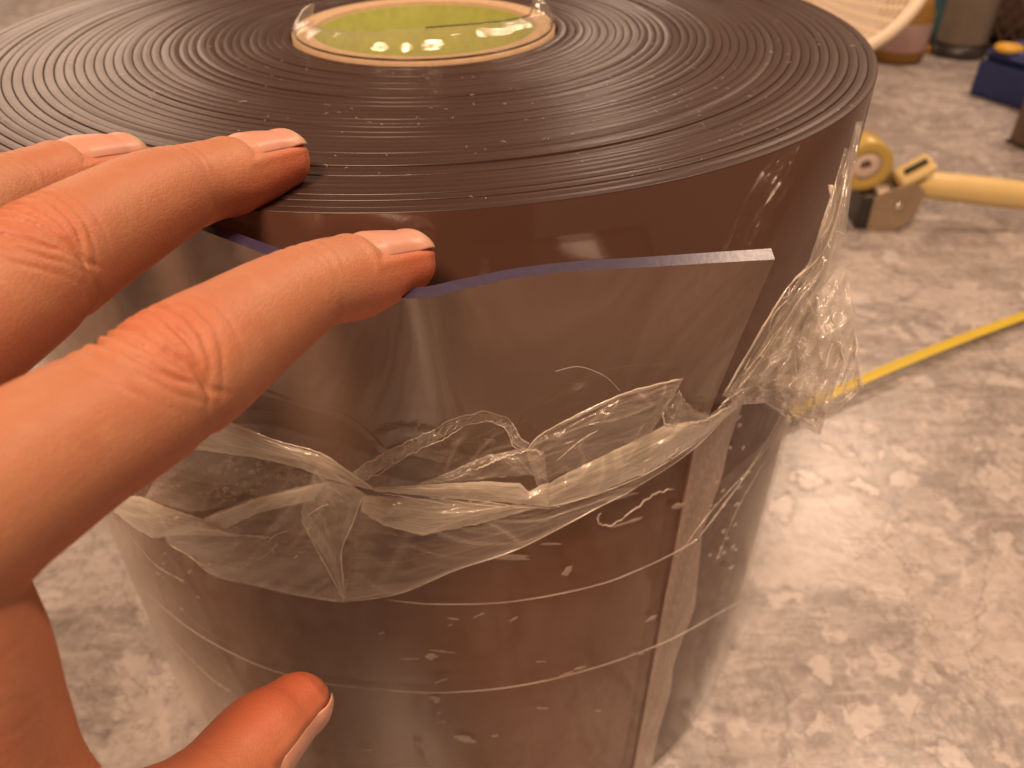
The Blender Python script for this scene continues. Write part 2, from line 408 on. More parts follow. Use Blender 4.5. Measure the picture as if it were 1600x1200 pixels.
for z in np.linspace(zB, 0.001, 14)[1:]:
    rr = np.full(NU, R + 0.0004)
    rows.append(np.stack([np.cos(aB) * rr, np.sin(aB) * rr, np.full(NU, z)], -1))
In = np.array(rows)                                        # inner face
du = np.gradient(In, axis=1); dv = np.gradient(In, axis=0)
Nn = np.cross(dv, du); Nn /= np.linalg.norm(Nn, axis=-1, keepdims=True)
if (Nn[..., :2] * In[..., :2]).sum() < 0: Nn = -Nn
Out = In + Nn * T3
nr = len(rows)
V = np.vstack([Out.reshape(-1, 3), In.reshape(-1, 3)]); off = nr * NU
F = []; MI = []
for i in range(nr - 1):
    for j in range(NU - 1):
        a = i * NU + j
        F.append((a, a + NU, a + NU + 1, a + 1)); MI.append(0 if i < 25 else 3)  # flap rows paler, floor reflection put into their colour; lower rows less veiled
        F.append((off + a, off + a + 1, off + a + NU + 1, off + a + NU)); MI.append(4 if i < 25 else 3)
for j in range(NU - 1): F.append((j, j + 1, off + j + 1, off + j)); MI.append(1)
for i in range(nr - 1):
    a = i * NU + NU - 1; F.append((a, a + NU, off + a + NU, off + a)); MI.append(2)
    a = i * NU; F.append((a + NU, a, off + a, off + a + NU)); MI.append(0)
MAT['endface'] = simple('end_cut', (0.42, 0.32, 0.27), 0.3)
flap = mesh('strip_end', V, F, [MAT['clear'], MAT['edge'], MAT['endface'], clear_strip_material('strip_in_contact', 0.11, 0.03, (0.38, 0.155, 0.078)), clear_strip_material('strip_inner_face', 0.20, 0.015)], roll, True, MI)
flap['label'] = 'clear peeled end of the strip pulled outwards, edge tinted blue'
em = flap.modifiers.new('split', 'EDGE_SPLIT'); em.split_angle = math.radians(40)

# ------------------------------------------------------------------ stretch film
film = thing('stretch_film', 'torn crumpled clear stretch film wrapped round the lower part of the roll', 'stretch film', (0, 0, 0))
def add_edge(o, nu, nv, mask):
    a = o.data.attributes.new('edge', 'FLOAT', 'POINT'); a.data.foreach_set('value', np.asarray(mask, float).ravel())
    uvl = o.data.uv_layers.new(name='UVMap')
    I, J = np.meshgrid(np.arange(nu), np.arange(nv), indexing='ij')
    U = np.stack([I / (nu - 1), J / (nv - 1)], -1).reshape(-1, 2)
    li = np.empty(len(o.data.loops), np.int32); o.data.loops.foreach_get('vertex_index', li)
    uvl.data.foreach_set('uv', U[li].astype(np.float32).ravel())
def sheet(name, top, bot, mat, bulge=0.0, wr=0.0012, fu=9, fv=2, shear=0.0, nu=90, nv=26, seed=0, ew=0.05, edges=(1, 1, 0, 0), crisp=0.0, jag=0.0):
    """film patch between two lines (pixel x, pixel y, millimetres off the roll)"""
    A = resample(top, nu); B = resample(bot, nu)
    u = np.linspace(0, 1, nu)[:, None]; v = np.linspace(0, 1, nv)[None, :]
    P = A[:, None, :] * (1 - v)[..., None] + B[:, None, :] * v[..., None]
    x = u * fu + v * shear; y = v * fv + u * 0.3
    n, cr = crumple(x * 0.5, y * 0.5, seed, 6)
    if crisp:
        n2, c2 = crumple(x * 1.3 + 3, y * 1.3, seed + 5, 5); n = n + 0.4 * crisp * n2; cr = np.maximum(cr, 0.6 * crisp * c2)
    win = np.clip(np.minimum(np.minimum(u, 1 - u) / 0.04, 1), 0.25, 1)
    o_ = P[..., 2] * 0.001 + bulge * np.sin(np.pi * v) * np.sin(np.pi * u) ** 0.5 + wr * n * win
    uvp = P[..., :2].copy()
    jn = (fbm(u * 40, u * 0, seed + 3, 4) - 0.5) * (jag or 2.5); uvp[..., 1] += jn * (1 - v) ** 3
    jn = (fbm(u * 34, u * 0 + 7, seed + 4, 4) - 0.5) * 3.0; uvp[..., 1] += jn * v ** 3
    o_ = np.maximum(o_, 0.0037 if name != 'loose' else 0.0008)
    Pts = on_cyl(uvp, o_)
    ob = mesh('film_sheet', Pts.reshape(-1, 3), grid_faces(nu, nv), mat, film)
    m = np.zeros((nu, nv))
    for k, d in enumerate((v + 0 * u, 1 - v + 0 * u, u + 0 * v, 1 - u + 0 * v)):
        if edges[k]: m = np.maximum(m, edges[k] * np.exp(-(d / ew) ** 2))
    m = np.clip(np.maximum(m, cr * 0.7), 0, 1)
    add_edge(ob, nu, nv, m)
    return ob
def cord(pts, rad, mat, name='film_fold', off=None, n=90, flat=1.0, jit=0.0, seed=0):
    """a rolled fold of film: (pixel x, pixel y, millimetres off the roll)"""
    C = catmull(pts, n); s = np.linspace(0, 1, n)
    if jit: C[:, 1] += (fbm(s * 30, s * 0, seed, 4) - 0.5) * jit; C[:, 0] += (fbm(s * 26, s * 0 + 5, seed, 4) - 0.5) * jit
    P = on_cyl(C[:, :2], C[:, 2] * 0.001)
    r = 0.42 * rad * (0.25 + 1.1 * fbm(s * 14, s * 0, seed + 2, 3)) * np.clip(np.minimum(s, 1 - s) / 0.06, 0.15, 1)
    V, F = tube(P, r, 7, flat)
    o = mesh(name, V, F, mat, film)
    a = o.data.attributes.new('edge', 'FLOAT', 'POINT'); a.data.foreach_set('value', np.full(len(V), 0.55))
    return o

# tight film over the lower roll
nth, nz = 200, 40
thg = np.radians(np.linspace(-200, 40, nth)); zg = np.linspace(0, 1, nz)
TH, ZG = np.meshgrid(thg, zg, indexing='ij')
ztopf = H - 0.118 - 0.012 * np.sin(TH * 1.0 + 0.5)
ZZ = ZG * ztopf
base = np.where(TH < a_end, 0.0041, 0.0041 - 0.0026 * np.clip((TH - a_end) / 0.16, 0, 1))
rr = R + base + 0.0004 * (fbm(TH * 9 + ZZ * 40, ZZ * 70 - TH * 3, 3) - 0.5)
o = mesh('film_wrap', np.stack([np.cos(TH) * rr, np.sin(TH) * rr, ZZ], -1).reshape(-1, 3), grid_faces(nth, nz), MAT['thin'], film)
add_edge(o, nth, nz, np.zeros(nth * nz))

# band where the film bridges the step of the strip's end
sheet('loose', [(1112, 652, 4.2), (1085, 700, 4.4), (1060, 830, 4.4), (1040, 930, 4.4), (1015, 1065, 4.4), (990, 1200, 4.4), (975, 1270, 4.4)],
      [(1160, 632, 3), (1140, 690, 2.4), (1128, 745, 2.4), (1098, 830, 2.4), (1090, 905, 2.4), (1086, 950, 2.4), (1066, 1000, 2.4), (1052, 1040, 2.4), (1048, 1080, 2.4), (1030, 1140, 2.4), (1018, 1200, 2.4), (1000, 1270, 2.4)],
      MAT['gap'], 0, 0.0003, 20, 2, 6, 120, 14, 3, 0.04, (0, 0.2, 0, 0))
# loose film standing off the left side
sheet('loose', [(160, 800, 9), (205, 905, 8), (255, 1020, 7), (318, 1160, 6), (345, 1220, 5)], [(262, 850, 4.6), (305, 930, 4.6), (345, 1010, 4.6), (395, 1110, 4.6), (430, 1190, 4.6)],
      MAT['soft'], 0.001, 0.0012, 8, 3, 2, 80, 24, 5, 0.10, (0.6, 0, 0, 0))
# left, upper folded band running to the knot
sheet('s', [(300, 628, 10), (364, 662, 10), (430, 690, 11), (500, 709, 12), (535, 728, 12), (590, 766, 10)], [(280, 700, 9), (325, 705, 9), (400, 716, 10), (462, 729, 10), (512, 748, 10), (588, 768, 10)],
      MAT['fold'], 0.002, 0.002, 3, 5, 0, 80, 20, 11, 0.08, (1, 0.8, 0, 0))
# film clinging behind it, with bubbles
sheet('s', [(270, 700, 4.5), (330, 705, 4.5), (460, 728, 4.5), (560, 760, 4.5)], [(225, 780, 4.5), (300, 800, 4.5), (400, 785, 4.5), (540, 770, 4.5)],
      MAT['film'], 0.0005, 0.0012, 10, 2, 4, 80, 20, 12, 0.05, (0, 0, 0, 0))
# left roll of film at the bottom of the hand
sheet('s', [(175, 770, 12), (220, 776, 12), (270, 796, 11), (320, 812, 10), (370, 834, 8), (420, 838, 6)], [(178, 800, 12), (208, 824, 12), (238, 841, 12), (262, 838, 11), (310, 836, 9), (372, 838, 8), (425, 842, 6)],
      MAT['fold'], 0.003, 0.002, 5, 3, 0, 80, 18, 13, 0.12, (1, 1, 0, 0))
# big hanging flap, left part
sheet('s', [(255, 832, 6), (319, 809, 9), (360, 792, 10), (401, 777, 11), (460, 763, 11), (515, 752, 10), (567, 768, 9)], [(262, 850, 7), (296, 869, 8), (335, 899, 9), (400, 915, 9), (465, 930, 9), (510, 938, 9), (538, 941, 9)],
      MAT['film'], 0.003, 0.004, 7, 3, 5, 110, 44, 14, 0.035, (1, 1, 0.3, 0.5), 0.5)
sheet('s', [(319, 811, 10), (401, 779, 12), (511, 753, 11)], [(340, 830, 11), (410, 800, 12), (490, 782, 11)], MAT['fold'], 0.001, 0.001, 4, 2, 0, 60, 10, 15, 0.15, (1, 0, 0, 0))
# folded triangle with its sharp vertical crease
sheet('s', [(500, 716, 12), (530, 745, 12), (569, 771, 13), (552, 815, 13), (533, 862, 13), (537, 940, 11)], [(478, 770, 9), (470, 800, 9), (474, 820, 9), (490, 850, 9), (512, 880, 9), (536, 941, 10)],
      MAT['film'], 0.002, 0.003, 3, 6, 2, 80, 30, 16, 0.06, (1, 0.2, 0, 0), 0.4)
# big hanging flap, right part
sheet('s', [(567, 770, 10), (640, 790, 8), (740, 800, 8), (857, 785, 9), (960, 745, 9), (1050, 700, 9), (1106, 664, 8), (1150, 630, 6)],
      [(537, 940, 9), (625, 927, 9), (712, 891, 9), (813, 856, 9), (931, 795, 9), (997, 760, 9), (1084, 701, 8), (1152, 634, 6)],
      MAT['film'], 0.002, 0.0035, 8, 2.5, -3, 130, 40, 17, 0.05, (0.2, 1, 0.6, 0), 0.4)
# long pale fold running right from the knot
sheet('s', [(585, 762, 12), (669, 757, 13), (760, 752, 13), (813, 755, 13), (826, 768, 14), (845, 758, 14), (858, 754, 13)], [(586, 768, 12), (669, 775, 13), (760, 783, 13), (800, 786, 13), (820, 788, 13), (857, 792, 13)],
      MAT['fold'], 0.002, 0.002, 5, 2, 0, 90, 16, 18, 0.12, (1, 1, 0, 0.6), 0.4)
sheet('s', [(568, 774, 10), (640, 778, 11), (740, 784, 11), (857, 790, 11)], [(564, 799, 10), (599, 821, 11), (660, 837, 11), (756, 817, 11), (857, 790, 11)], MAT['fold'], 0.002, 0.003, 4, 3, 3, 90, 22, 19, 0.08, (0.3, 1, 0.6, 0), 0.6)
# right sheet with torn top
sheet('s', [(822, 706, 11), (844, 681, 12), (905, 648, 13), (975, 616, 14), (1030, 600, 14), (1068, 591, 14)], [(840, 762, 12), (880, 740, 12), (920, 722, 12), (975, 700, 12), (1015, 680, 12), (1036, 648, 12)],
      MAT['film'], 0.003, 0.003, 4, 5, -2, 100, 36, 20, 0.04, (1, 0.3, 0.5, 0.8), 0.5, 3)
sheet('s', [(835, 770, 12), (880, 742, 13), (930, 718, 13), (985, 692, 13), (1040, 664, 13), (1106, 655, 11), (1152, 628, 8)], [(857, 791, 12), (910, 780, 12), (960, 760, 12), (1010, 738, 12), (1060, 708, 11), (1100, 680, 10), (1154, 636, 7)],
      MAT['fold'], 0.002, 0.0025, 7, 3, 0, 110, 22, 21, 0.08, (0.8, 0.8, 0.4, 0), 0.5)
sheet('s', [(1036, 634, 12), (1062, 610, 13), (1070, 625, 12), (1085, 640, 11), (1110, 648, 10), (1125, 640, 9)], [(1036, 664, 12), (1050, 668, 12), (1075, 660, 12), (1095, 660, 11), (1112, 658, 10), (1130, 648, 9)],
      MAT['film'], 0.002, 0.003, 6, 3, 0, 70, 20, 22, 0.08, (1, 1, 0, 0), 0.8, 6)
# loop of film with a crumpled top edge
sheet('s', [(556, 742, 11), (600, 712, 10), (650, 690, 9), (700, 666, 8), (770, 651, 7), (800, 664, 7), (816, 692, 8), (832, 702, 10)], [(588, 764, 12), (640, 752, 10), (690, 742, 9), (740, 730, 9), (780, 720, 9), (810, 712, 10), (825, 706, 11), (835, 706, 11)],
      MAT['thin'], 0.001, 0.002, 6, 3, 2, 100, 24, 23, 0.07, (0.5, 0.5, 0, 0.3), 0.5)
sheet('s', [(640, 762, 12), (700, 738, 11), (760, 712, 11), (822, 700, 11), (850, 706, 11)], [(660, 758, 12), (720, 752, 12), (780, 746, 12), (830, 742, 12), (856, 752, 12)], MAT['film'], 0.001, 0.003, 5, 4, 1, 80, 20, 24, 0.1, (1, 0.2, 0, 0.5), 0.7)
# twisted film running up the right side
sheet('s', [(1130, 618, 12), (1165, 560, 12), (1200, 500, 12), (1240, 440, 12), (1275, 400, 12), (1300, 340, 12), (1316, 270, 10), (1338, 190, 6)], [(1150, 632, 14), (1200, 590, 15), (1235, 540, 15), (1265, 480, 15), (1300, 430, 15), (1322, 360, 13), (1331, 290, 10), (1348, 190, 6)],
      MAT['glint'], 0.006, 0.004, 2.5, 9, 1, 140, 44, 25, 0.05, (1, 0.8, 0, 0), 0.6)
sheet('s', [(1140, 610, 8), (1180, 545, 9), (1220, 470, 10), (1262, 410, 11), (1295, 320, 10), (1320, 230, 8)], [(1160, 625, 9), (1215, 570, 12), (1250, 500, 12), (1285, 440, 13), (1312, 360, 12), (1334, 240, 9)],
      MAT['glint'], 0.003, 0.005, 2, 7, -1, 120, 36, 26, 0.06, (1, 1, 0, 0), 0.8)
# crumpled tail hanging to the right
sheet('s', [(1160, 610, 12), (1190, 570, 16), (1220, 520, 20), (1255, 470, 22), (1290, 445, 24), (1325, 420, 24)], [(1150, 634, 10), (1195, 628, 14), (1235, 645, 22), (1268, 655, 30), (1300, 650, 36), (1350, 605, 40)],
      MAT['glint'], 0.004, 0.009, 5, 6, 2, 140, 60, 27, 0.035, (0.3, 1, 0, 0.8), 0.9, 0)
sheet('s', [(1180, 600, 12), (1225, 540, 18), (1270, 500, 22), (1300, 480, 26)], [(1220, 625, 14), (1240, 662, 22), (1282, 680, 30), (1318, 560, 36)], MAT['glint'], 0.004, 0.008, 4, 5, -2, 100, 50, 28, 0.05, (0.3, 1, 0, 1), 0.9)
sheet('s', [(1120, 640, 9), (1150, 612, 11), (1180, 606, 12), (1215, 618, 14)], [(1125, 655, 8), (1160, 632, 10), (1195, 630, 12), (1228, 652, 14)], MAT['glint'], 0.003, 0.004, 6, 3, 0, 80, 24, 29, 0.1, (1, 1, 0, 0), 0.9, 8)

# specular patch high on the right side, painted as pale opaque film
sheet('s', [(1294, 288, 7), (1297, 310, 8), (1288, 335, 9), (1276, 372, 9)], [(1308, 290, 7), (1306, 322, 8), (1300, 348, 9), (1284, 372, 9)], MAT['line'], 0.001, 0.002, 3, 2, 0, 40, 14, 51, 0.1, (0.3, 0.3, 0, 0), 0.5)
# rolled folds and taut edges of film
C = [
 ([(600, 937, 4.6), (680, 944, 4.6), (800, 940, 4.6), (930, 915, 4.6), (1010, 885, 4.6), (1070, 855, 4.6), (1092, 840, 4.4)], 0.0004, 1),
 ([(215, 915, 6), (300, 985, 4.8), (400, 1038, 4.7), (500, 1066, 4.7), (600, 1078, 4.7), (700, 1082, 4.7), (820, 1070, 4.7), (940, 1040, 4.7), (1040, 1003, 4.6), (1120, 960, 3.5), (1180, 925, 3)], 0.0005, 2),
 ([(230, 940, 7), (270, 1000, 6), (330, 1060, 5), (362, 1082, 4.8)], 0.0004, 3),
 ([(190, 770 + 50, 8), (240, 880, 6), (290, 910, 5)], 0.0003, 4),
 ([(1092, 840, 4.4), (1130, 790, 3), (1170, 735, 3), (1215, 660, 4), (1225, 640, 6)], 0.0005, 5),
 ([(1060, 868, 4.4), (1110, 800, 3), (1190, 710, 3), (1222, 655, 5)], 0.0003, 6),
 ([(1118, 880, 3), (1150, 800, 3), (1195, 720, 3)], 0.00025, 7),
 ([(552, 742, 12), (575, 733, 12), (600, 716, 12), (640, 695, 11), (672, 682, 10), (700, 668, 9), (735, 655, 8), (770, 650, 8), (797, 664, 8), (806, 690, 9), (818, 690, 10)], 0.0013, 8),
 ([(360, 660, 11), (430, 688, 12), (500, 708, 13), (548, 740, 13), (587, 767, 12)], 0.0009, 9),
 ([(822, 704, 12), (846, 679, 13), (905, 647, 14), (975, 615, 15), (1030, 600, 15), (1069, 591, 15)], 0.0007, 10),
 ([(569, 770, 13), (552, 815, 14), (534, 860, 14), (536, 905, 12), (537, 941, 11)], 0.0006, 11),
 ([(537, 941, 10), (625, 927, 10), (712, 891, 10), (813, 856, 10), (931, 795, 10), (997, 760, 10), (1084, 701, 9), (1150, 634, 8)], 0.0005, 12),
 ([(262, 850, 8), (296, 869, 9), (335, 899, 10), (400, 915, 10), (465, 930, 10), (538, 941, 10)], 0.0005, 13),
 ([(470, 810, 12), (490, 850, 11), (515, 895, 11), (537, 938, 10)], 0.0005, 14),
 ([(1128, 620, 13), (1165, 558, 14), (1200, 498, 14), (1240, 438, 14), (1282, 404, 14)], 0.0009, 15),
 ([(1150, 612, 15), (1190, 560, 15), (1225, 505, 15), (1262, 450, 16)], 0.0007, 16),
 ([(1240, 440, 14), (1285, 395, 14), (1310, 330, 13), (1325, 260, 10)], 0.0006, 17),
 ([(1268, 500, 22), (1280, 560, 26), (1272, 620, 28), (1286, 678, 30)], 0.0007, 18),
 ([(1240, 540, 20), (1245, 600, 22), (1236, 655, 24)], 0.0007, 19),
 ([(1310, 500, 28), (1318, 560, 34), (1345, 600, 38)], 0.0006, 20),
 ([(740, 735, 12), (790, 715, 12), (832, 704, 12), (848, 712, 12)], 0.0010, 21),
 ([(1036, 640, 13), (1040, 662, 13), (1075, 664, 13), (1110, 652, 12), (1150, 630, 11)], 0.0009, 22),
 ([(857, 792, 13), (900, 782, 12), (960, 762, 12), (1020, 735, 12), (1090, 690, 11)], 0.0006, 23),
 ([(1120, 640, 12), (1150, 615, 13), (1185, 605, 14), (1215, 622, 15), (1235, 645, 18)], 0.0011, 24),
 ([(870, 720, 13), (905, 690, 13), (935, 672, 13)], 0.0005, 25),
 ([(940, 800, 5), (935, 815, 5), (955, 822, 5), (985, 800, 5), (1020, 775, 5), (1055, 762, 5)], 0.0009, 26),
]
for pts, rad, sd in C:
    if sd == 8: continue
    cord(pts, rad * (0.75 if rad > 0.0005 else 0.9), MAT['line'], seed=sd * 7, jit=6 if sd in (18, 19, 20, 21, 22, 24, 26) else (2 if rad > 0.0006 else 0.6))
# crumpled hem of the loop, torn and rolled
hem = [(548, 740, 12), (575, 724, 12), (600, 708, 12), (640, 688, 11), (672, 674, 10), (700, 660, 9), (735, 648, 8), (770, 645, 8), (800, 660, 8), (812, 684, 9), (828, 694, 10)]
hem2 = [(560, 752, 13), (590, 738, 13), (615, 722, 13), (650, 702, 12), (682, 688, 11), (706, 674, 10), (738, 660, 9), (768, 657, 9), (792, 670, 9), (800, 692, 10), (818, 704, 11)]
sheet('s', hem, hem2, MAT['glint'], 0.0008, 0.0026, 60, 2, 3, 220, 10, 41, 0.10, (0.9, 0.7, 0, 0), 0.8, 4)
for q, (dx, dy) in enumerate(((0, 0), (0, 3))):
    cord([(x + dx, y + dy, z + 0.5) for x, y, z in (hem if q == 0 else hem2)], 0.00035, MAT['line'], seed=60 + q, jit=7, n=160)
# more creases: fine straight lines fanning over the loose film
cr = np.random.default_rng(3)
for k in range(26):
    a0, a1 = [((545, 770), (300 + 9 * k, 905)), ((580, 768), (640 + 18 * k, 800)), ((1110, 650), (880 + 8 * k, 760))][k % 3] if k < 18 else ((1150 + cr.uniform(-15, 15), 600), (1255 + cr.uniform(-40, 50), 420 + cr.uniform(-30, 60)))
    u0, u1 = sorted(cr.uniform(0.05, 0.95, 2)); P0 = np.array(a0) * (1 - u0) + np.array(a1) * u0; P1 = np.array(a0) * (1 - u1) + np.array(a1) * u1
    Pm = (P0 + P1) / 2 + cr.normal(0, 5, 2); of = 12 if k < 18 else 16
    cord([(P0[0], P0[1], of), (Pm[0], Pm[1], of + 1), (P1[0], P1[1], of)], 0.00028, MAT['line'], seed=80 + k, jit=1.5, n=50)

# bubbles and crescent marks where the film clings
parts = []
def blob(cx, cy, w_, h_, ang, off, sd):
    n = 22; a = np.linspace(0, 2 * np.pi, n, endpoint=False)
    k = 1 + 0.5 * (vnoise(np.cos(a) * 1.6 + sd * 3.1, np.sin(a) * 1.6 + sd, sd) - 0.5) * 2
    x, y = np.cos(a) * w_ * k, np.sin(a) * h_ * k; c, s = math.cos(ang), math.sin(ang)
    uvp = np.stack([cx + x * c - y * s, cy + x * s + y * c], -1)
    ring = on_cyl(uvp, np.full(n, off)); mid = on_cyl(uvp * 0.5 + np.array([cx, cy]) * 0.5, np.full(n, off + 0.0003))
    top = on_cyl(np.array([[cx, cy]]), np.array([off + 0.00035]))
    V = np.vstack([ring, mid, top]); F = []
    for i in range(n):
        j = (i + 1) % n; F += [(i, j, n + j, n + i), (n + i, n + j, 2 * n)]
    parts.append((V, F))
for i in range(46): blob(rng.uniform(335, 520), rng.uniform(715, 790), rng.uniform(1.5, 6), rng.uniform(1.5, 5), rng.uniform(0, 3), 0.0046, i)
for i in range(26): blob(rng.uniform(1105, 1170), rng.uniform(650, 900), rng.uniform(1.5, 6), rng.uniform(1, 3), -0.6, 0.0026, 100 + i)
for i in range(16): blob(rng.uniform(240, 330), rng.uniform(850, 960), rng.uniform(1.5, 4), rng.uniform(1, 2), 0.5, 0.0050, 140 + i)
for i in range(16): blob(rng.uniform(560, 1030), rng.uniform(960, 1180), rng.uniform(3, 12), rng.uniform(0.8, 1.6), rng.uniform(-0.5, 0.1), 0.0046, 170 + i)
for cx, cy, w_, h_, an in [(803, 871, 25, 4, 0.02), (887, 892, 9, 5, -0.5), (700, 690, 12, 8, 0.2), (688, 700, 20, 7, 0.7), (765, 690, 9, 7, 0), (726, 1155, 16, 5, 0.05), (672, 1026, 9, 6, 0), (682, 1093, 8, 5, 0.2),
                           (1018, 966, 8, 3, -0.5), (860, 850, 18, 1.5, 0), (960, 778, 30, 3, -0.2), (985, 815, 22, 2, -0.3), (1060, 790, 12, 4, -0.4), (690, 1018, 20, 1, 0.1), (640, 1030, 14, 1, 0)]:
    blob(cx, cy, w_, h_, an, 0.0047, int(cx))
V, F = join(parts); o = mesh('film_bubbles', V, F, MAT['blob'], film); o['kind'] = 'stuff'

# clear lip of film standing up round the core
n, m = 160, 14
aa = np.radians(np.linspace(-178, 4, n)); vv = np.linspace(0, 1, m)
A, VV = np.meshgrid(aa, vv, indexing='ij')
hgt = 0.0062 + 0.002 * np.cos(A * 2 + 2.6) + 0.0035 * np.exp(-((A - aa[0]) / 0.12) ** 2) + 0.0045 * np.exp(-((A - aa[-1]) / 0.16) ** 2)
rr = 0.0481 - 0.0078 * VV ** 1.7 + 0.0006 * np.sin(A * 9) * VV + 0.0004 * np.sin(A * 23 + 1)
MAT['lip'] = film_material('core_lip_film', 0.08, 0.12, (0.80, 0.72, 0.52), rough=0.07, f0=0.09)
lip = mesh('film_lip', np.stack([np.cos(A) * rr, np.sin(A) * rr, H + 0.0012 + hgt * np.sin(VV * 1.45)], -1).reshape(-1, 3), grid_faces(n, m), MAT['lip'], roll)
add_edge(lip, n, m, (VV > 0.93) * 0.4)
dark = simple('dark_film_edge', (0.06, 0.035, 0.025), 0.25)
for a0, a1, vv_, rad in ((-178, 4, 0.0, 0.00035), (-84, 2, 1.0, 0.00022)):
    a_ = np.radians(np.linspace(a0, a1, 70)); hg = np.interp(a_, aa, hgt[:, 0]) * vv_
    r_ = 0.0479 if vv_ == 0 else 0.0404
    V, F = tube(np.stack([np.cos(a_) * r_, np.sin(a_) * r_, H + 0.0014 + hg], -1), rad, 6); mesh('lip_edge', V, F, dark, lip)

# lint and fibres on the roll's top
parts = []
for i in range(240):
    r = math.sqrt(rng.uniform(0.05 ** 2, 0.159 ** 2)); a = rng.uniform(-2.9, 0.1)
    L = rng.uniform(0.0004, 0.0022) * (2.2 if rng.random() < 0.1 else 1); d = rng.uniform(0, 6.28); bend = rng.normal(0, 1.6)
    s = np.linspace(0, 1, 6); dd = d + bend * s
    x = r * math.cos(a) + np.cumsum(np.cos(dd)) * L / 6; y = r * math.sin(a) + np.cumsum(np.sin(dd)) * L / 6
    parts.append(tube(np.stack([x, y, np.full(6, H + 0.0007) + 0.0002 * np.sin(s * 3)], -1), rng.uniform(0.00003, 0.00007), 4))
V, F = join(parts); o = mesh('lint', V, F, MAT['lint'], roll); o['kind'] = 'stuff'
# a hair on the peeled flap
hp = on_cyl(catmull([(868, 580), (905, 573), (945, 588), (970, 612)], 30), np.full(30, 0.014))
V, F = tube(hp, 0.00007, 4); mesh('hair', V, F, MAT['lint'], film)

# ------------------------------------------------------------------ the hand (left hand, fingers over the rim, thumb below)
hand = thing('person', 'bare left hand reaching in from the left, fingertips on the peeled strip', 'hand', tuple(on_floor(-200, 1100)))
TOC = -FW        # towards the camera
def direc(u, c, r): d = u * UP + c * TOC + r * RT; return d / np.linalg.norm(d)
# joints: pixel x, pixel y, depth, half-width, half-height (metres); dorsal direction (up, to camera, right)
FING = dict(
 index=[(631, 411, .1665, .0069, .0064, (1, .25, .10)), (600, 418, .163, .0078, .0072, (1, .28, .08)), (550, 431, .157, .0086, .0081, (1, .32, .05)), (490, 447, .149, .0086, .0082, (.95, .42, 0)),
        (440, 475, .143, .0091, .0090, (.9, .5, -.05)), (370, 522, .134, .0100, .0100, (.85, .6, -.1)), (300, 570, .126, .0108, .0107, (.8, .7, -.15)), (215, 629, .119, .0105, .0108, (.75, .75, -.2)),
        (110, 692, .112, .0106, .0112, (.75, .75, -.2)), (-10, 768, .105, .0115, .0120, (.7, .8, -.2)), (-160, 850, .098, .0130, .0135, (.7, .8, -.2)), (-520, 900, .084, .0150, .0140, (.6, .9, -.2))],
 middle=[(437, 252, .1830, .0071, .0065, (1, .25, .10)), (412, 259, .180, .0080, .0073, (1, .28, .08)), (372, 270, .175, .0086, .0079, (1, .32, .05)), (310, 287, .167, .0086, .0083, (.95, .40, 0)),
        (250, 308, .159, .0095, .0095, (.92, .45, -.05)), (170, 352, .149, .0102, .0103, (.9, .5, -.1)), (80, 408, .138, .0107, .0108, (.85, .6, -.12)), (0, 470, .129, .0103, .0110, (.8, .7, -.15)),
        (-130, 560, .118, .0110, .0115, (.75, .75, -.2)), (-330, 680, .104, .0135, .0135, (.7, .8, -.2)), (-640, 780, .090, .0150, .0140, (.6, .9, -.2))],
 ring=[(187, 257, .1780, .0067, .0062, (1, .40, .10)), (162, 263, .175, .0076, .0070, (1, .42, .08)), (115, 274, .170, .0082, .0076, (1, .45, .05)), (55, 294, .163, .0082, .0080, (1, .45, 0)),
        (-10, 320, .155, .0088, .0088, (1, .5, -.05)), (-110, 380, .143, .0095, .0097, (.9, .5, -.1)), (-240, 470, .130, .0098, .0104, (.8, .6, -.15)), (-450, 620, .112, .0125, .0130, (.7, .8, -.2)), (-760, 740, .094, .0145, .0135, (.6, .9, -.2))],
 thumb=[(456, 1108, .1712, .0086, .0071, (-.75, -.10, .75)), (436, 1127, .1680, .0093, .0078, (-.75, -.10, .75)), (412, 1150, .164, .0101, .0085, (-.75, -.10, .75)), (372, 1194, .158, .0104, .0092, (-.75, -.08, .8)), (330, 1236, .151, .0098, .0096, (-.7, -.05, .8)),
        (262, 1290, .142, .0108, .0108, (-.5, .1, 1)), (120, 1350, .129, .0122, .0122, (0, .5, 1)), (10, 1260, .120, .0125, .0125, (0, .7, 1)), (-48, 1150, .112, .0128, .0126, (0, .8, 1)), (-100, 1020, .105, .0130, .0125, (.2, .9, .5)), (-200, 900, .098, .0130, .0125, (.5, .9, .2)), (-480, 930, .086, .0140, .0135, (.6, .9, -.2))],
 palm=[(-160, 860, .100, .0150, .0120, (.7, .8, -.2)), (-480, 860, .088, .0200, .0150, (.6, .9, -.2)), (-900, 980, .075, .0260, .0170, (.6, .9, -.2)), (-1900, 1400, .055, .0300, .0200, (.5, .9, -.2)), (-4200, 2600, .036, .0290, .0230, (.5, .9, -.2))])
CH = {}
parts = []
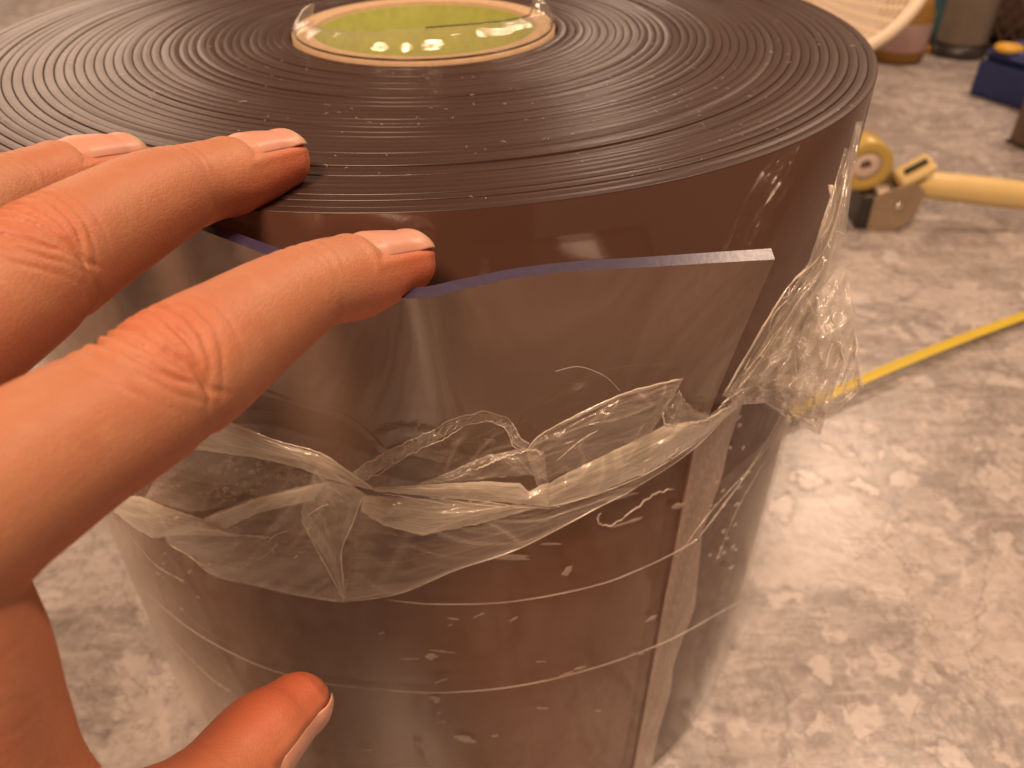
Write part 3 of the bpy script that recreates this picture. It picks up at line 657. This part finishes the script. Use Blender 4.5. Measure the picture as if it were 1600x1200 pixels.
for nm, J in FING.items():
    P0 = np.array([at(j[0], j[1], j[2]) for j in J]); D0 = np.array([direc(*j[5]) for j in J])
    n = 160
    X = catmull(np.hstack([P0, np.array([[j[3], j[4]] for j in J]), D0]), n)
    P = X[:, :3]; wv, hv = X[:, 3], X[:, 4]
    T = np.gradient(P, axis=0); T /= np.linalg.norm(T, axis=1, keepdims=True)
    D = X[:, 5:8]; D = D - (D * T).sum(1, keepdims=True) * T; D /= np.linalg.norm(D, axis=1, keepdims=True)
    S = np.cross(T, D)
    s = np.r_[0, np.cumsum(np.linalg.norm(np.diff(P, axis=0), axis=1))]
    CH[nm] = dict(P=P, w=wv, h=hv, T=T, D=D, S=S, s=s)
    seg = 40; a = np.linspace(0, 2 * np.pi, seg, endpoint=False)
    # rounded tip: a few shrinking rings in front of the first joint
    caps = []
    if nm != 'palm':
        for q in (0.98, 0.86, 0.62, 0.32):
            k = math.sqrt(1 - q * q)
            caps.append((P[0] - T[0] * wv[0] * q * 0.95, wv[0] * k, hv[0] * k))
    rings = [(c[0], c[1], c[2], D[0], S[0]) for c in caps] + [(P[i], wv[i], hv[i], D[i], S[i]) for i in range(n)]
    V = np.vstack([c + (np.cos(a)[:, None] * d * h_ + np.sin(a)[:, None] * s_ * w_) for c, w_, h_, d, s_ in rings])
    nr_ = len(rings)
    F = [(i * seg + j, i * seg + (j + 1) % seg, (i + 1) * seg + (j + 1) % seg, (i + 1) * seg + j) for i in range(nr_ - 1) for j in range(seg)]
    F.append(tuple(range(seg))[::-1]); F.append(tuple((nr_ - 1) * seg + k for k in range(seg)))
    parts.append((V, F))
V, F = join(parts)
tmp = mesh('body', V, F, MAT['skin'])
rm = tmp.modifiers.new('r', 'REMESH'); rm.mode = 'VOXEL'; rm.voxel_size = 0.00042
dg = bpy.context.evaluated_depsgraph_get(); ev = tmp.evaluated_get(dg)
me = bpy.data.meshes.new_from_object(ev)
bpy.data.objects.remove(tmp)
nv_ = len(me.vertices); X = np.empty(nv_ * 3); me.vertices.foreach_get('co', X); X = X.reshape(-1, 3)
ed = np.empty(len(me.edges) * 2, np.int64); me.edges.foreach_get('vertices', ed); ed = ed.reshape(-1, 2)
deg = np.bincount(ed.ravel(), minlength=nv_)[:, None]
def lap(Q, it, lam):
    for _ in range(it):
        A = np.stack([np.bincount(ed[:, 0], Q[ed[:, 1], k], nv_) + np.bincount(ed[:, 1], Q[ed[:, 0], k], nv_) for k in range(3)], -1) / deg
        Q = Q + lam * (A - Q)
    return Q
for _ in range(5): X = lap(X, 3, 0.5); X = lap(X, 3, -0.52)
X = lap(X, 3, 0.5)
me.vertices.foreach_set('co', X.ravel()); me.update()
N = np.empty(nv_ * 3); me.vertices.foreach_get('normal', N); N = N.reshape(-1, 3)
best = np.full(nv_, 1e9); fid = np.zeros(nv_, int); kk = np.zeros(nv_, int)
names = list(CH)
for fi, nm in enumerate(names):
    c = CH[nm]
    for i0 in range(0, nv_, 20000):
        Q = X[i0:i0 + 20000]
        d = ((Q[:, None] - c['P'][None]) ** 2).sum(-1); k = d.argmin(1)
        dn = np.sqrt(d[np.arange(len(Q)), k]) / c['w'][k]
        b = dn < best[i0:i0 + 20000]
        best[i0:i0 + 20000][b] = dn[b]; fid[i0:i0 + 20000][b] = fi; kk[i0:i0 + 20000][b] = k[b]
disp = np.zeros(nv_); flush = np.zeros(nv_)
# knuckle folds: distance from the fingertip in metres of the two joints
JT = dict(index=(0.0235, 0.0590), middle=(0.025, 0.0625), ring=(0.024, 0.058), thumb=(0.0215, 0.060))
for fi, nm in enumerate(names):
    if nm == 'palm':
        continue
    c = CH[nm]; sel = np.where(fid == fi)[0]; k = kk[sel]; Q = X[sel] - c['P'][k]
    s = c['s'][k] + (Q * c['T'][k]).sum(1)
    ang = np.arctan2((Q * c['S'][k]).sum(1) / c['w'][k], (Q * c['D'][k]).sum(1) / c['h'][k])
    dip, pip = JT[nm]; lrng = np.random.default_rng(fi * 5 + 2)
    d = np.zeros(len(sel))
    jit = (fbm(ang * 2.2 + fi * 9, s * 220, fi, 3) - 0.5)
    for x0, amp, wd, cur in [(-.0085, .10, .0007, .0016), (-.0062, .22, .0007, .0022), (-.0042, .34, .0008, .0024), (-.0018, .42, .0008, .0014), (.0002, .30, .0006, .0004), (.0022, .46, .0009, -.0010), (.0043, .34, .0008, -.0022), (.0066, .40, .0009, -.0030), (.0090, .20, .0008, -.003), (.0118, .14, .0009, -.003)]:
        q = s - pip - x0 - cur * ang ** 2 + jit * 0.0013
        br = np.clip(fbm(ang * 3 + x0 * 900, s * 60 + x0 * 400, 7 + fi, 2) * 3.0 - 0.7, 0, 1)
        d -= 2.9 * amp * 0.001 * np.exp(-(q / (wd * 0.62)) ** 2) * np.clip(1.5 - np.abs(ang) / 1.15, 0, 1) * (0.45 + 0.55 * br)
    # domed skin between the folds
    d += 0.0005 * np.exp(-((s - pip) / 0.006) ** 2) * np.clip(1 - np.abs(ang) / 1.2, 0, 1)
    for x0, amp, wd, cur in [(-.0020, .12, .0006, .0010), (.0004, .20, .0007, .0006), (.0028, .14, .0007, -.0008), (.0052, .07, .0007, -.0012)]:
        q = s - dip - x0 - cur * ang ** 2 + jit * 0.002
        d -= 1.6 * amp * 0.001 * np.exp(-(q / wd) ** 2) * np.clip(1.4 - np.abs(ang) / 1.0, 0, 1)
    pa = np.abs(np.abs(ang) - np.pi)                       # palmar creases
    for j0, amp in ((dip + 0.002, 0.55 if nm != 'thumb' else 0.15), (pip + 0.001, 0.6), (pip + 0.003, 0.4)):
        d -= amp * 0.001 * np.exp(-((s - j0 + jit * 0.001) / 0.0010) ** 2) * np.clip(1.6 - pa / 1.0, 0, 1)
    d += 0.0009 * np.exp(-((s - dip * 0.48) / 0.007) ** 2) * np.clip(1 - pa / 1.5, 0, 1)        # pad of the fingertip
    # small wrinkles along the phalanges
    d -= 0.00010 * ridged(s * 330 + jit * 1.5, ang * 1.2, 40 + fi, 2) * np.clip(1.6 - np.abs(ang) / 1.2, 0, 1)
    # nail bed: a shallow seat with a raised fold round it
    nl, na = (0.0115, 0.95) if nm != 'thumb' else (0.0150, 0.95)
    ins = np.maximum((s - nl) / 0.0022, (np.abs(ang) - na) / 0.22)
    d -= 0.0004 * (1 / (1 + np.exp(np.clip(ins * 5, -50, 50)))) * np.clip((s + 0.003) / 0.004, 0, 1)
    d += 0.00022 * np.exp(-((ins - 1.0) / 0.6) ** 2) * (s < nl + 0.004)
    disp[sel] = d
    fl = 0.55 * np.exp(-np.clip(s - 0.004, 0, 1) / 0.010) * (pa < 2.3) + 0.28 * np.exp(-((s - pip) / 0.008) ** 2) * (np.abs(ang) < 1.2) + 0.62 * np.clip(1.7 - pa, 0, 1)
    if nm == 'thumb': fl = fl * 0.6 + 0.22
    flush[sel] = np.clip(fl, 0, 0.85)
flush += 0.0
X = X + N * disp[:, None]
X = X - np.array(hand.location)
me.vertices.foreach_set('co', X.ravel())
at_ = me.attributes.new('flush', 'FLOAT', 'POINT')
for _ in range(12):
    flush = flush + 0.6 * ((np.bincount(ed[:, 0], flush[ed[:, 1]], nv_) + np.bincount(ed[:, 1], flush[ed[:, 0]], nv_)) / deg[:, 0] - flush)
at_.data.foreach_set('value', flush)
me.materials.clear(); me.materials.append(MAT['skin']); me.name = 'body'
me.polygons.foreach_set('use_smooth', [True] * len(me.polygons)); me.update()
body = bpy.data.objects.new('body', me); COL.objects.link(body); body.parent = hand

# nails
for nm in ('index', 'middle', 'ring', 'thumb'):
    c = CH[nm]; nl, na = (0.0118, 1.0) if nm != 'thumb' else (0.0152, 1.0)
    n, m = 44, 31
    capl = c['w'][0] * 0.95; ss = np.linspace(-capl * 0.86, nl, n); aa_ = np.linspace(-na, na, m)
    V = []; E = []
    for q in ss:
        ip = lambda A: np.array([np.interp(max(q, 0.0), c['s'], A[:, z]) for z in range(3)]); P = ip(c['P']) + (c['T'][0] * q if q < 0 else 0)
        Dq, Sq = ip(c['D']), ip(c['S']); hq, wq = np.interp(max(q, 0.0), c['s'], c['h']), np.interp(max(q, 0.0), c['s'], c['w'])
        k = math.sqrt(max(0.0, 1 - (q / (capl * 1.03)) ** 2)) if q < 0 else 1.0
        base = np.clip((nl - q) / 0.0035, 0, 1); tipr = np.clip((q - ss[0]) / 0.003, 0, 1)
        lim = (0.70 + 0.30 * math.sqrt(max(0, 1 - (1 - base) ** 2))) * (0.78 + 0.22 * math.sqrt(max(0, 1 - (1 - tipr) ** 2)))
        for a in aa_:
            ae = a * lim; side = abs(a) / na
            lift = -0.00008 + 0.00055 * (1 - np.clip((q + 0.003) / 0.004, 0, 1)) - 0.00075 * (1 - np.clip((nl - q) / 0.0030, 0, 1)) - 0.00045 * np.clip((side - 0.75) / 0.25, 0, 1) * np.clip((q + 0.003) / 0.003, 0.35, 1)
            V.append(P + Dq * (math.cos(ae) * (hq * k + lift)) + Sq * (math.sin(ae) * (wq * k + lift)))
            E.append(0.8 * np.clip((-capl * 0.30 - q + 0.0012 * (math.cos(a * 1.2) - 0.8)) / 0.0012, 0, 1))
    V = np.array(V); F = grid_faces(n, m)
    o = mesh('fingernail', V, F, MAT['nail'], hand)
    o.data.attributes.new('edge', 'FLOAT', 'POINT').data.foreach_set('value', np.array(E))
    sd = o.modifiers.new('thick', 'SOLIDIFY'); sd.thickness = 0.0004; sd.offset = -1
# the kneeling person's trouser legs, behind the camera, mirrored in the glossy roll
M_tr = simple('dark_trousers', (0.030, 0.020, 0.016), 0.9, 0.3, 200)
for sx in (-0.17, 0.20):
    P = catmull(np.array([(sx * 1.15, -0.80, 0.03), (sx * 1.10, -0.74, 0.16), (sx, -0.62, 0.40), (sx * 0.95, -0.66, 0.50), (sx * 0.9, -0.86, 0.46), (sx * 0.8, -1.05, 0.42)]), 50)
    V, F = tube(P, np.interp(np.linspace(0, 1, 50), [0, 0.3, 0.55, 1], [0.055, 0.065, 0.085, 0.10]), 24); mesh('trouser_leg', V, F, M_tr, hand)
# ------------------------------------------------------------------ things on the floor behind
# tape dispenser
g = on_floor(1350, 346); e = on_floor(1588, 352)
ax = (e - g)[:2]; L = np.linalg.norm(ax); ax = ax / L; yaw = math.atan2(ax[1], ax[0])
disp_t = thing('tape_dispenser', 'grey hand tape dispenser with cream handle and yellow tape roll on the floor', 'tape dispenser', tuple(g))
M_cream = simple('cream_plastic', (0.68, 0.52, 0.22), 0.35, 0.12, 30); M_metal = simple('worn_metal', (0.40, 0.31, 0.22), 0.4, 0.3, 45, 0.55)
M_black = simple('black_plastic', (0.03, 0.024, 0.022), 0.4); M_tape = simple('yellow_tape', (0.50, 0.36, 0.09), 0.3, 0.1, 30); M_tin = simple('bright_screw', (0.75, 0.68, 0.58), 0.25, 0.1, 30, 0.9)
def loc(x, y, z): return g + np.array([ax[0] * x - ax[1] * y, ax[1] * x + ax[0] * y, z])
SC = 0.70
def place(V): V = np.asarray(V) * SC; return np.stack([g[0] + ax[0] * V[:, 0] - ax[1] * V[:, 1], g[1] + ax[1] * V[:, 0] + ax[0] * V[:, 1], g[2] + V[:, 2]], -1)
prof = np.array([(-0.005, 0.0), (0.035, 0.0), (0.058, 0.022), (0.062, 0.062), (0.045, 0.076), (0.010, 0.060), (-0.006, 0.050)])
def plate(y0, y1):
    n = len(prof); V = np.vstack([np.c_[prof[:, 0], np.full(n, y0), prof[:, 1]], np.c_[prof[:, 0], np.full(n, y1), prof[:, 1]]])
    F = [tuple(range(n)), tuple(range(2 * n - 1, n - 1, -1))] + [(i, n + i, n + (i + 1) % n, (i + 1) % n) for i in range(n)]
    return V, F
V, F = plate(-0.03, -0.026); mesh('side_plate', place(V), F, M_metal, disp_t, False)
V, F = plate(0.026, 0.03); mesh('side_plate', place(V), F, M_metal, disp_t, False)
V, F = box((0.025, 0, 0.028), (0.05, 0.05, 0.05), 0, 0.004); mesh('body', place(V), F, M_metal, disp_t)
V, F = box((-0.012, 0, 0.026), (0.020, 0.056, 0.052), 0, 0.004); mesh('front_guard', place(V), F, M_black, disp_t)
V, F = box((0.050, 0, 0.080), (0.040, 0.050, 0.012), 0, 0.003); V[:, 2] += (V[:, 0] - 0.05) * 0.7; mesh('top_bracket', place(V), F, M_cream, disp_t)
V, F = box((0.050, -0.002, 0.0885), (0.026, 0.014, 0.003), 0, 0.001); V[:, 2] += (V[:, 0] - 0.05) * 0.7; mesh('blade', place(V), F, M_black, disp_t)
t_ = np.linspace(0, 1, 26)
V, F = tube(np.c_[0.055 + t_ * 0.21, np.zeros(26), 0.062 - 0.020 * t_], 0.0185 + 0.0020 * np.sin(t_ * 3.1) - 0.006 * (t_ > 0.985), 24); mesh('handle', place(V), F, M_cream, disp_t)
a = np.linspace(0, 2 * np.pi, 12, endpoint=False)
V, F = tube(np.c_[np.full(3, 0.030), [-0.030, -0.033, -0.035], np.full(3, 0.040)], [0.006, 0.006, 0.004], 14); mesh('screw', place(V), F, M_tin, disp_t)
c0 = np.array([-0.022, 0.012, 0.090])
tape = thing('tape_roll', 'yellow packing tape roll held in the tape dispenser', 'tape', tuple(loc(0, 0, 0.045)))
V, F = lathe([(0.021, -0.024), (0.021, 0.024), (0.0215, 0.0245), (0.035, 0.0245), (0.036, 0.0235), (0.036, -0.0235), (0.035, -0.0245), (0.0215, -0.0245), (0.021, -0.024)], 64)
mesh('tape', place(np.c_[V[:, 0], V[:, 2], V[:, 1]] + c0), F, M_tape, tape)
V, F = lathe([(0.008, -0.020), (0.008, 0.020), (0.0208, 0.0222), (0.0208, -0.0222), (0.008, -0.020)], 64)
mesh('tape_core', place(np.c_[V[:, 0], V[:, 2], V[:, 1]] + c0), F, simple('tape_core_card', (0.62, 0.50, 0.42), 0.7), tape)

# yellow measuring tape
p0, p1 = on_floor(1150, 697), on_floor(1760, 440)
n = 80; s = np.linspace(0, 1, n); P = p0 + (p1 - p0) * s[:, None]; d = (p1 - p0)[:2]; LL = np.linalg.norm(d); d = d / LL; nn = np.array([-d[1], d[0], 0])
P = P + nn * (0.004 * np.sin(s * 3.0))[:, None]; P[:, 2] = 0.006 + 0.003 * np.sin(s * 5)
vv = np.linspace(-1, 1, 7)
V = (P[:, None] + nn * (vv * 0.0043)[None, :, None] + np.array([0, 0, 1.0]) * (0.0022 * vv ** 2)[None, :, None]).reshape(-1, 3)
mt = thing('measuring_tape', 'narrow yellow measuring tape lying across the floor beside the roll', 'measuring tape', (P[0][0], P[0][1], 0))
o = mesh('blade', V, grid_faces(n, 7), simple('yellow_tape_paint', (0.60, 0.46, 0.04), 0.35, 0.08, 40), mt)
o.modifiers.new('t', 'SOLIDIFY').thickness = 0.0006
for k, (sa, sb) in enumerate([(0.735, 0.765), (0.78, 0.786), (0.795, 0.80), (0.81, 0.85)]):
    m_ = (s >= sa - 0.012) & (s <= sb + 0.012); t2 = np.linspace(sa, sb, 6); Q = np.stack([np.interp(t2, s, P[:, i]) for i in range(3)], -1)
    V = (Q[:, None] + nn * (vv * 0.0040)[None, :, None] + np.array([0, 0, 1.0]) * (0.0022 * vv ** 2 + 0.0008)[None, :, None]).reshape(-1, 3)
    mesh('printed_mark', V, grid_faces(6, 7), simple('dark_print', (0.06, 0.04, 0.03), 0.4), mt)

# cream slotted basket behind the roll
bc = at(1248, -95, 0.95)
bas = thing('basket', 'cream plastic basket with rows of narrow slots behind the roll', 'basket', (bc[0], bc[1], 0))
M_bas = simple('cream_basket', (0.78, 0.66, 0.50), 0.45, 0.05, 20)
axd = (CAM - bc) / np.linalg.norm(CAM - bc) * 0.75 + np.array([0.15, 0, 0.62]); axd /= np.linalg.norm(axd)
e1 = np.cross(axd, [0, 0, 1]); e1 /= np.linalg.norm(e1); e2 = np.cross(axd, e1)
def bow(r, a, dep): return bc + e1 * (r * np.cos(a))[..., None] + e2 * (r * np.sin(a))[..., None] + axd * np.asarray(dep)[..., None]
RB = 0.157
a = np.linspace(0, 2 * np.pi, 120)
for k, r in enumerate(np.linspace(0.03, RB - 0.008, 21)):
    V, F = tube(bow(np.full(120, r), a, np.full(120, -0.065 * (1 - (r / RB) ** 2))), 0.0019, 6, 1.0, axd); mesh('ring_slat', V, F, M_bas, bas)
V, F = tube(bow(np.full(120, RB), a, np.zeros(120)), 0.008, 10, 1.0, axd); mesh('rim', V, F, M_bas, bas)
for k in range(44):
    r = np.linspace(0.04, RB, 12); V, F = tube(bow(r, np.full(12, k / 44 * 2 * np.pi), -0.065 * (1 - (r / RB) ** 2) - 0.003), 0.0024, 5); mesh('rib', V, F, M_bas, bas)
rr = np.linspace(0.0, RB * 0.35, 6); A, RR = np.meshgrid(a, rr, indexing='ij')
mesh('base_plate', bow(RR, A, -0.065 * (1 - (RR / RB) ** 2) - 0.006).reshape(-1, 3), grid_faces(120, 6), M_bas, bas)
V, F = lathe([(0.10, 0.0), (0.10, 0.012), (0.03, 0.03), (0.022, 0.06), (0.022, max(0.08, bc[2] - 0.08))], 40); mesh('stand', V + np.array([bc[0], bc[1] + 0.05, 0]), F, M_bas, bas)

# amber jar
def glass(name, colour, rough=0.2, f=0.5):
    t = NT(name); co = t.n('TexCoord').outputs['Object']
    p = t.n('BsdfPrincipled', Base__Color=t.mix(noise(t, co, 30).outputs[0], tuple(c * 0.8 for c in colour), colour), Roughness=rough)
    return t.done(t.n('MixShader', i0=f, i1=t.n('BsdfTransparent', Color=colour), i2=p))
def vessel(name, label, cat, px, py, prof, mats, cap=None, group=None):
    q = on_floor(px, py); th_ = thing(name, label, cat, tuple(q))
    for nm, pr, m_ in prof:
        V, F = lathe(pr, 48); mesh(nm, V + q, F, m_, th_)
    return th_
vessel('jar', 'amber jar standing under the cream basket', 'jar', 1398, 92,
       [('glass', [(0, 0.001), (0.036, 0.001), (0.042, 0.006), (0.042, 0.075), (0.036, 0.085), (0.034, 0.095), (0.0, 0.095)], glass('amber_glass', (0.50, 0.29, 0.08), 0.2, 0.55)),
        ('label_band', [(0.0425, 0.02), (0.0428, 0.022), (0.0428, 0.06), (0.0425, 0.062)], simple('jar_label', (0.35, 0.24, 0.22), 0.5))], None)
vessel('grey_canister', 'tall dull grey canister with black base standing on the floor', 'canister', 1494, 84,
       [('body', [(0.0, 0.02), (0.040, 0.02), (0.041, 0.025), (0.041, 0.20), (0.034, 0.215), (0.0, 0.215)], simple('grey_tin', (0.17, 0.14, 0.11), 0.45, 0.2, 40)),
        ('base', [(0, 0.0), (0.043, 0.0), (0.044, 0.004), (0.044, 0.019), (0.0, 0.0195)], M_black),
        ('cap', [(0.0, 0.216), (0.022, 0.216), (0.022, 0.24), (0.0, 0.24)], simple('pale_cap', (0.4, 0.3, 0.22), 0.5))], None)
vessel('teal_bottle', 'dark bottle with teal label and orange foot beside the grey canister', 'bottle', 1463, 78,
       [('body', [(0.0, 0.012), (0.026, 0.012), (0.027, 0.016), (0.027, 0.11), (0.012, 0.135), (0.012, 0.15), (0.0, 0.15)], simple('dark_plastic', (0.05, 0.05, 0.06), 0.35)),
        ('label_band', [(0.0275, 0.03), (0.0278, 0.032), (0.0278, 0.085), (0.0275, 0.087)], simple('teal_label', (0.035, 0.11, 0.12), 0.4)),
        ('foot', [(0.0, 0), (0.026, 0.0), (0.0285, 0.003), (0.0285, 0.011), (0.0, 0.0118)], simple('orange_foot', (0.6, 0.26, 0.03), 0.4)),
        ('cap', [(0.0, 0.151), (0.0145, 0.151), (0.0145, 0.18), (0.0, 0.18)], simple('navy_cap', (0.05, 0.06, 0.14), 0.4))], None)
# blue box with yellow marks
b0 = on_floor(1512, 148); b1 = on_floor(1590, 172); dx = (b1 - b0)[:2]; yw = math.atan2(dx[1], dx[0])
bd = np.array([math.cos(yw), math.sin(yw)]); bn = np.array([-bd[1], bd[0]])
wbx, dbx, hbx = 0.17, 0.09, 0.068
bc2 = b0[:2] + bd * wbx / 2 + bn * dbx / 2
bb = thing('blue_box', 'dark blue box with yellow marks on its upper edge, on the floor', 'box', (bc2[0], bc2[1], 0))
M_blue = simple('blue_card', (0.013, 0.024, 0.11), 0.55, 0.15, 20)
V, F = box((bc2[0], bc2[1], hbx * 0.36 + 0.001), (wbx, dbx, hbx * 0.72), yw, 0.004); mesh('lower_body', V, F, M_blue, bb)
V, F = box((bc2[0], bc2[1], hbx * 0.87), (wbx * 0.985, dbx * 0.96, hbx * 0.28), yw, 0.010); mesh('lid', V, F, M_blue, bb)
M_yel = simple('yellow_print', (0.62, 0.36, 0.03), 0.4)
for cx, wdt in ((-0.058, 0.030), (0.018, 0.055)):
    a = np.linspace(0, 2 * np.pi, 40); q = bc2 + bd * cx - bn * (dbx * 0.32)
    P = np.c_[q[0] + bd[0] * np.cos(a) * wdt / 2 + bn[0] * np.sin(a) * 0.014, q[1] + bd[1] * np.cos(a) * wdt / 2 + bn[1] * np.sin(a) * 0.014, np.full(40, hbx * 1.012)]
    V, F = tube(P, 0.0042, 8); mesh('yellow_mark', V, F, M_yel, bb)
    V2 = np.vstack([P, P.mean(0)]); mesh('yellow_mark', V2 + np.array([0, 0, 0.001]), [(i, i + 1, 40) for i in range(39)], M_yel, bb)
# dark wire basket with small things
q = on_floor(1572, 68); wb = thing('wire_basket', 'dark wire mesh basket of odds and ends behind the blue box', 'basket', tuple(q))
M_wire = simple('dark_wire', (0.11, 0.075, 0.058), 0.4, 0.2, 40, 0.5)
rb_, rt_, hb = 0.092, 0.135, 0.17
for sgn in (1, -1):
    for k in range(30):
        z = np.linspace(0, 1, 14); a = k / 30 * 2 * np.pi + sgn * z * 0.9; r = rb_ + (rt_ - rb_) * z
        V, F = tube(np.c_[q[0] + r * np.cos(a), q[1] + r * np.sin(a), 0.004 + z * hb], 0.0021, 5); mesh('wire', V, F, M_wire, wb)
for z, r in ((0.004, rb_), (hb, rt_)):
    a = np.linspace(0, 2 * np.pi, 60); V, F = tube(np.c_[q[0] + r * np.cos(a), q[1] + r * np.sin(a), np.full(60, z)], 0.004, 8); mesh('hoop', V, F, M_wire, wb)
V, F = lathe([(0, 0.003), (rb_, 0.003), (rb_, 0.006), (0, 0.006)], 40); mesh('base', V + q, F, M_wire, wb)
def lump(name, label, cat, c, r, col, squash=(1, 1, 1), sd=0):
    a = np.linspace(0, 2 * np.pi, 28, endpoint=False); p = np.linspace(0.02, np.pi - 0.02, 16); A, Pp = np.meshgrid(a, p, indexing='ij')
    k = r * (0.85 + 0.3 * vnoise(np.cos(A) * 1.5 + sd * 5, Pp * 1.2 + np.sin(A) + sd, sd))
    V = np.stack([np.cos(A) * np.sin(Pp) * k * squash[0], np.sin(A) * np.sin(Pp) * k * squash[1], np.cos(Pp) * k * squash[2]], -1).reshape(-1, 3) + np.array(c)
    ob = mesh(name, V, grid_faces(28, 16, True), simple(name + '_stuff', col, 0.45)); return tag(ob, label, cat)
lump('cloth_bundle', 'brown cloth bundle filling the wire basket', 'cloth', q + np.array([0, 0, 0.06]), 0.072, (0.10, 0.055, 0.035), (1, 1, 0.75), 3)
lump('white_ball', 'small white ball in the wire basket', 'ball', q + np.array([-0.03, -0.055, 0.125]), 0.020, (0.66, 0.56, 0.46), (1, 1, 1), 5)
lump('yellow_pouch', 'small yellow pouch poking out of the wire basket', 'pouch', q + np.array([-0.085, -0.02, 0.14]), 0.022, (0.60, 0.42, 0.04), (0.7, 0.7, 1.3), 7)
lump('orange_scrap', 'pale orange scrap at the right of the wire basket', 'scrap', q + np.array([0.035, -0.05, 0.11]), 0.020, (0.62, 0.36, 0.14), (1, 0.8, 0.9), 9)
# brown leg at the right edge
q = on_floor(1597, 236); lg = thing('wooden_post', 'rough brown post at the right edge of the floor', 'post', tuple(q))
V, F = box((q[0] + 0.016, q[1] + 0.02, 0.06), (0.032, 0.032, 0.118), 0.3, 0.004); mesh('post', V, F, simple('brown_wood', (0.12, 0.075, 0.05), 0.6, 0.35, 50), lg)
V, F = box((q[0] + 0.016, q[1] + 0.02, 0.002), (0.036, 0.036, 0.004), 0.3, 0.001); mesh('foot', V, F, M_black, lg)
# dark case and pale board far behind on the left
q = on_floor(140, -30); ds = thing('dark_case', 'dark brown case on the floor far behind the roll', 'case', tuple(q))
V, F = box((q[0] + 0.1, q[1] + 0.1, 0.046), (0.24, 0.2, 0.09), 0.2, 0.006); mesh('shell', V, F, simple('dark_case_skin', (0.05, 0.022, 0.018), 0.5), ds)
V, F = box((q[0] + 0.1, q[1] + 0.1, 0.096), (0.242, 0.202, 0.008), 0.2, 0.002); mesh('lid', V, F, simple('dark_case_lid', (0.06, 0.03, 0.024), 0.5), ds)
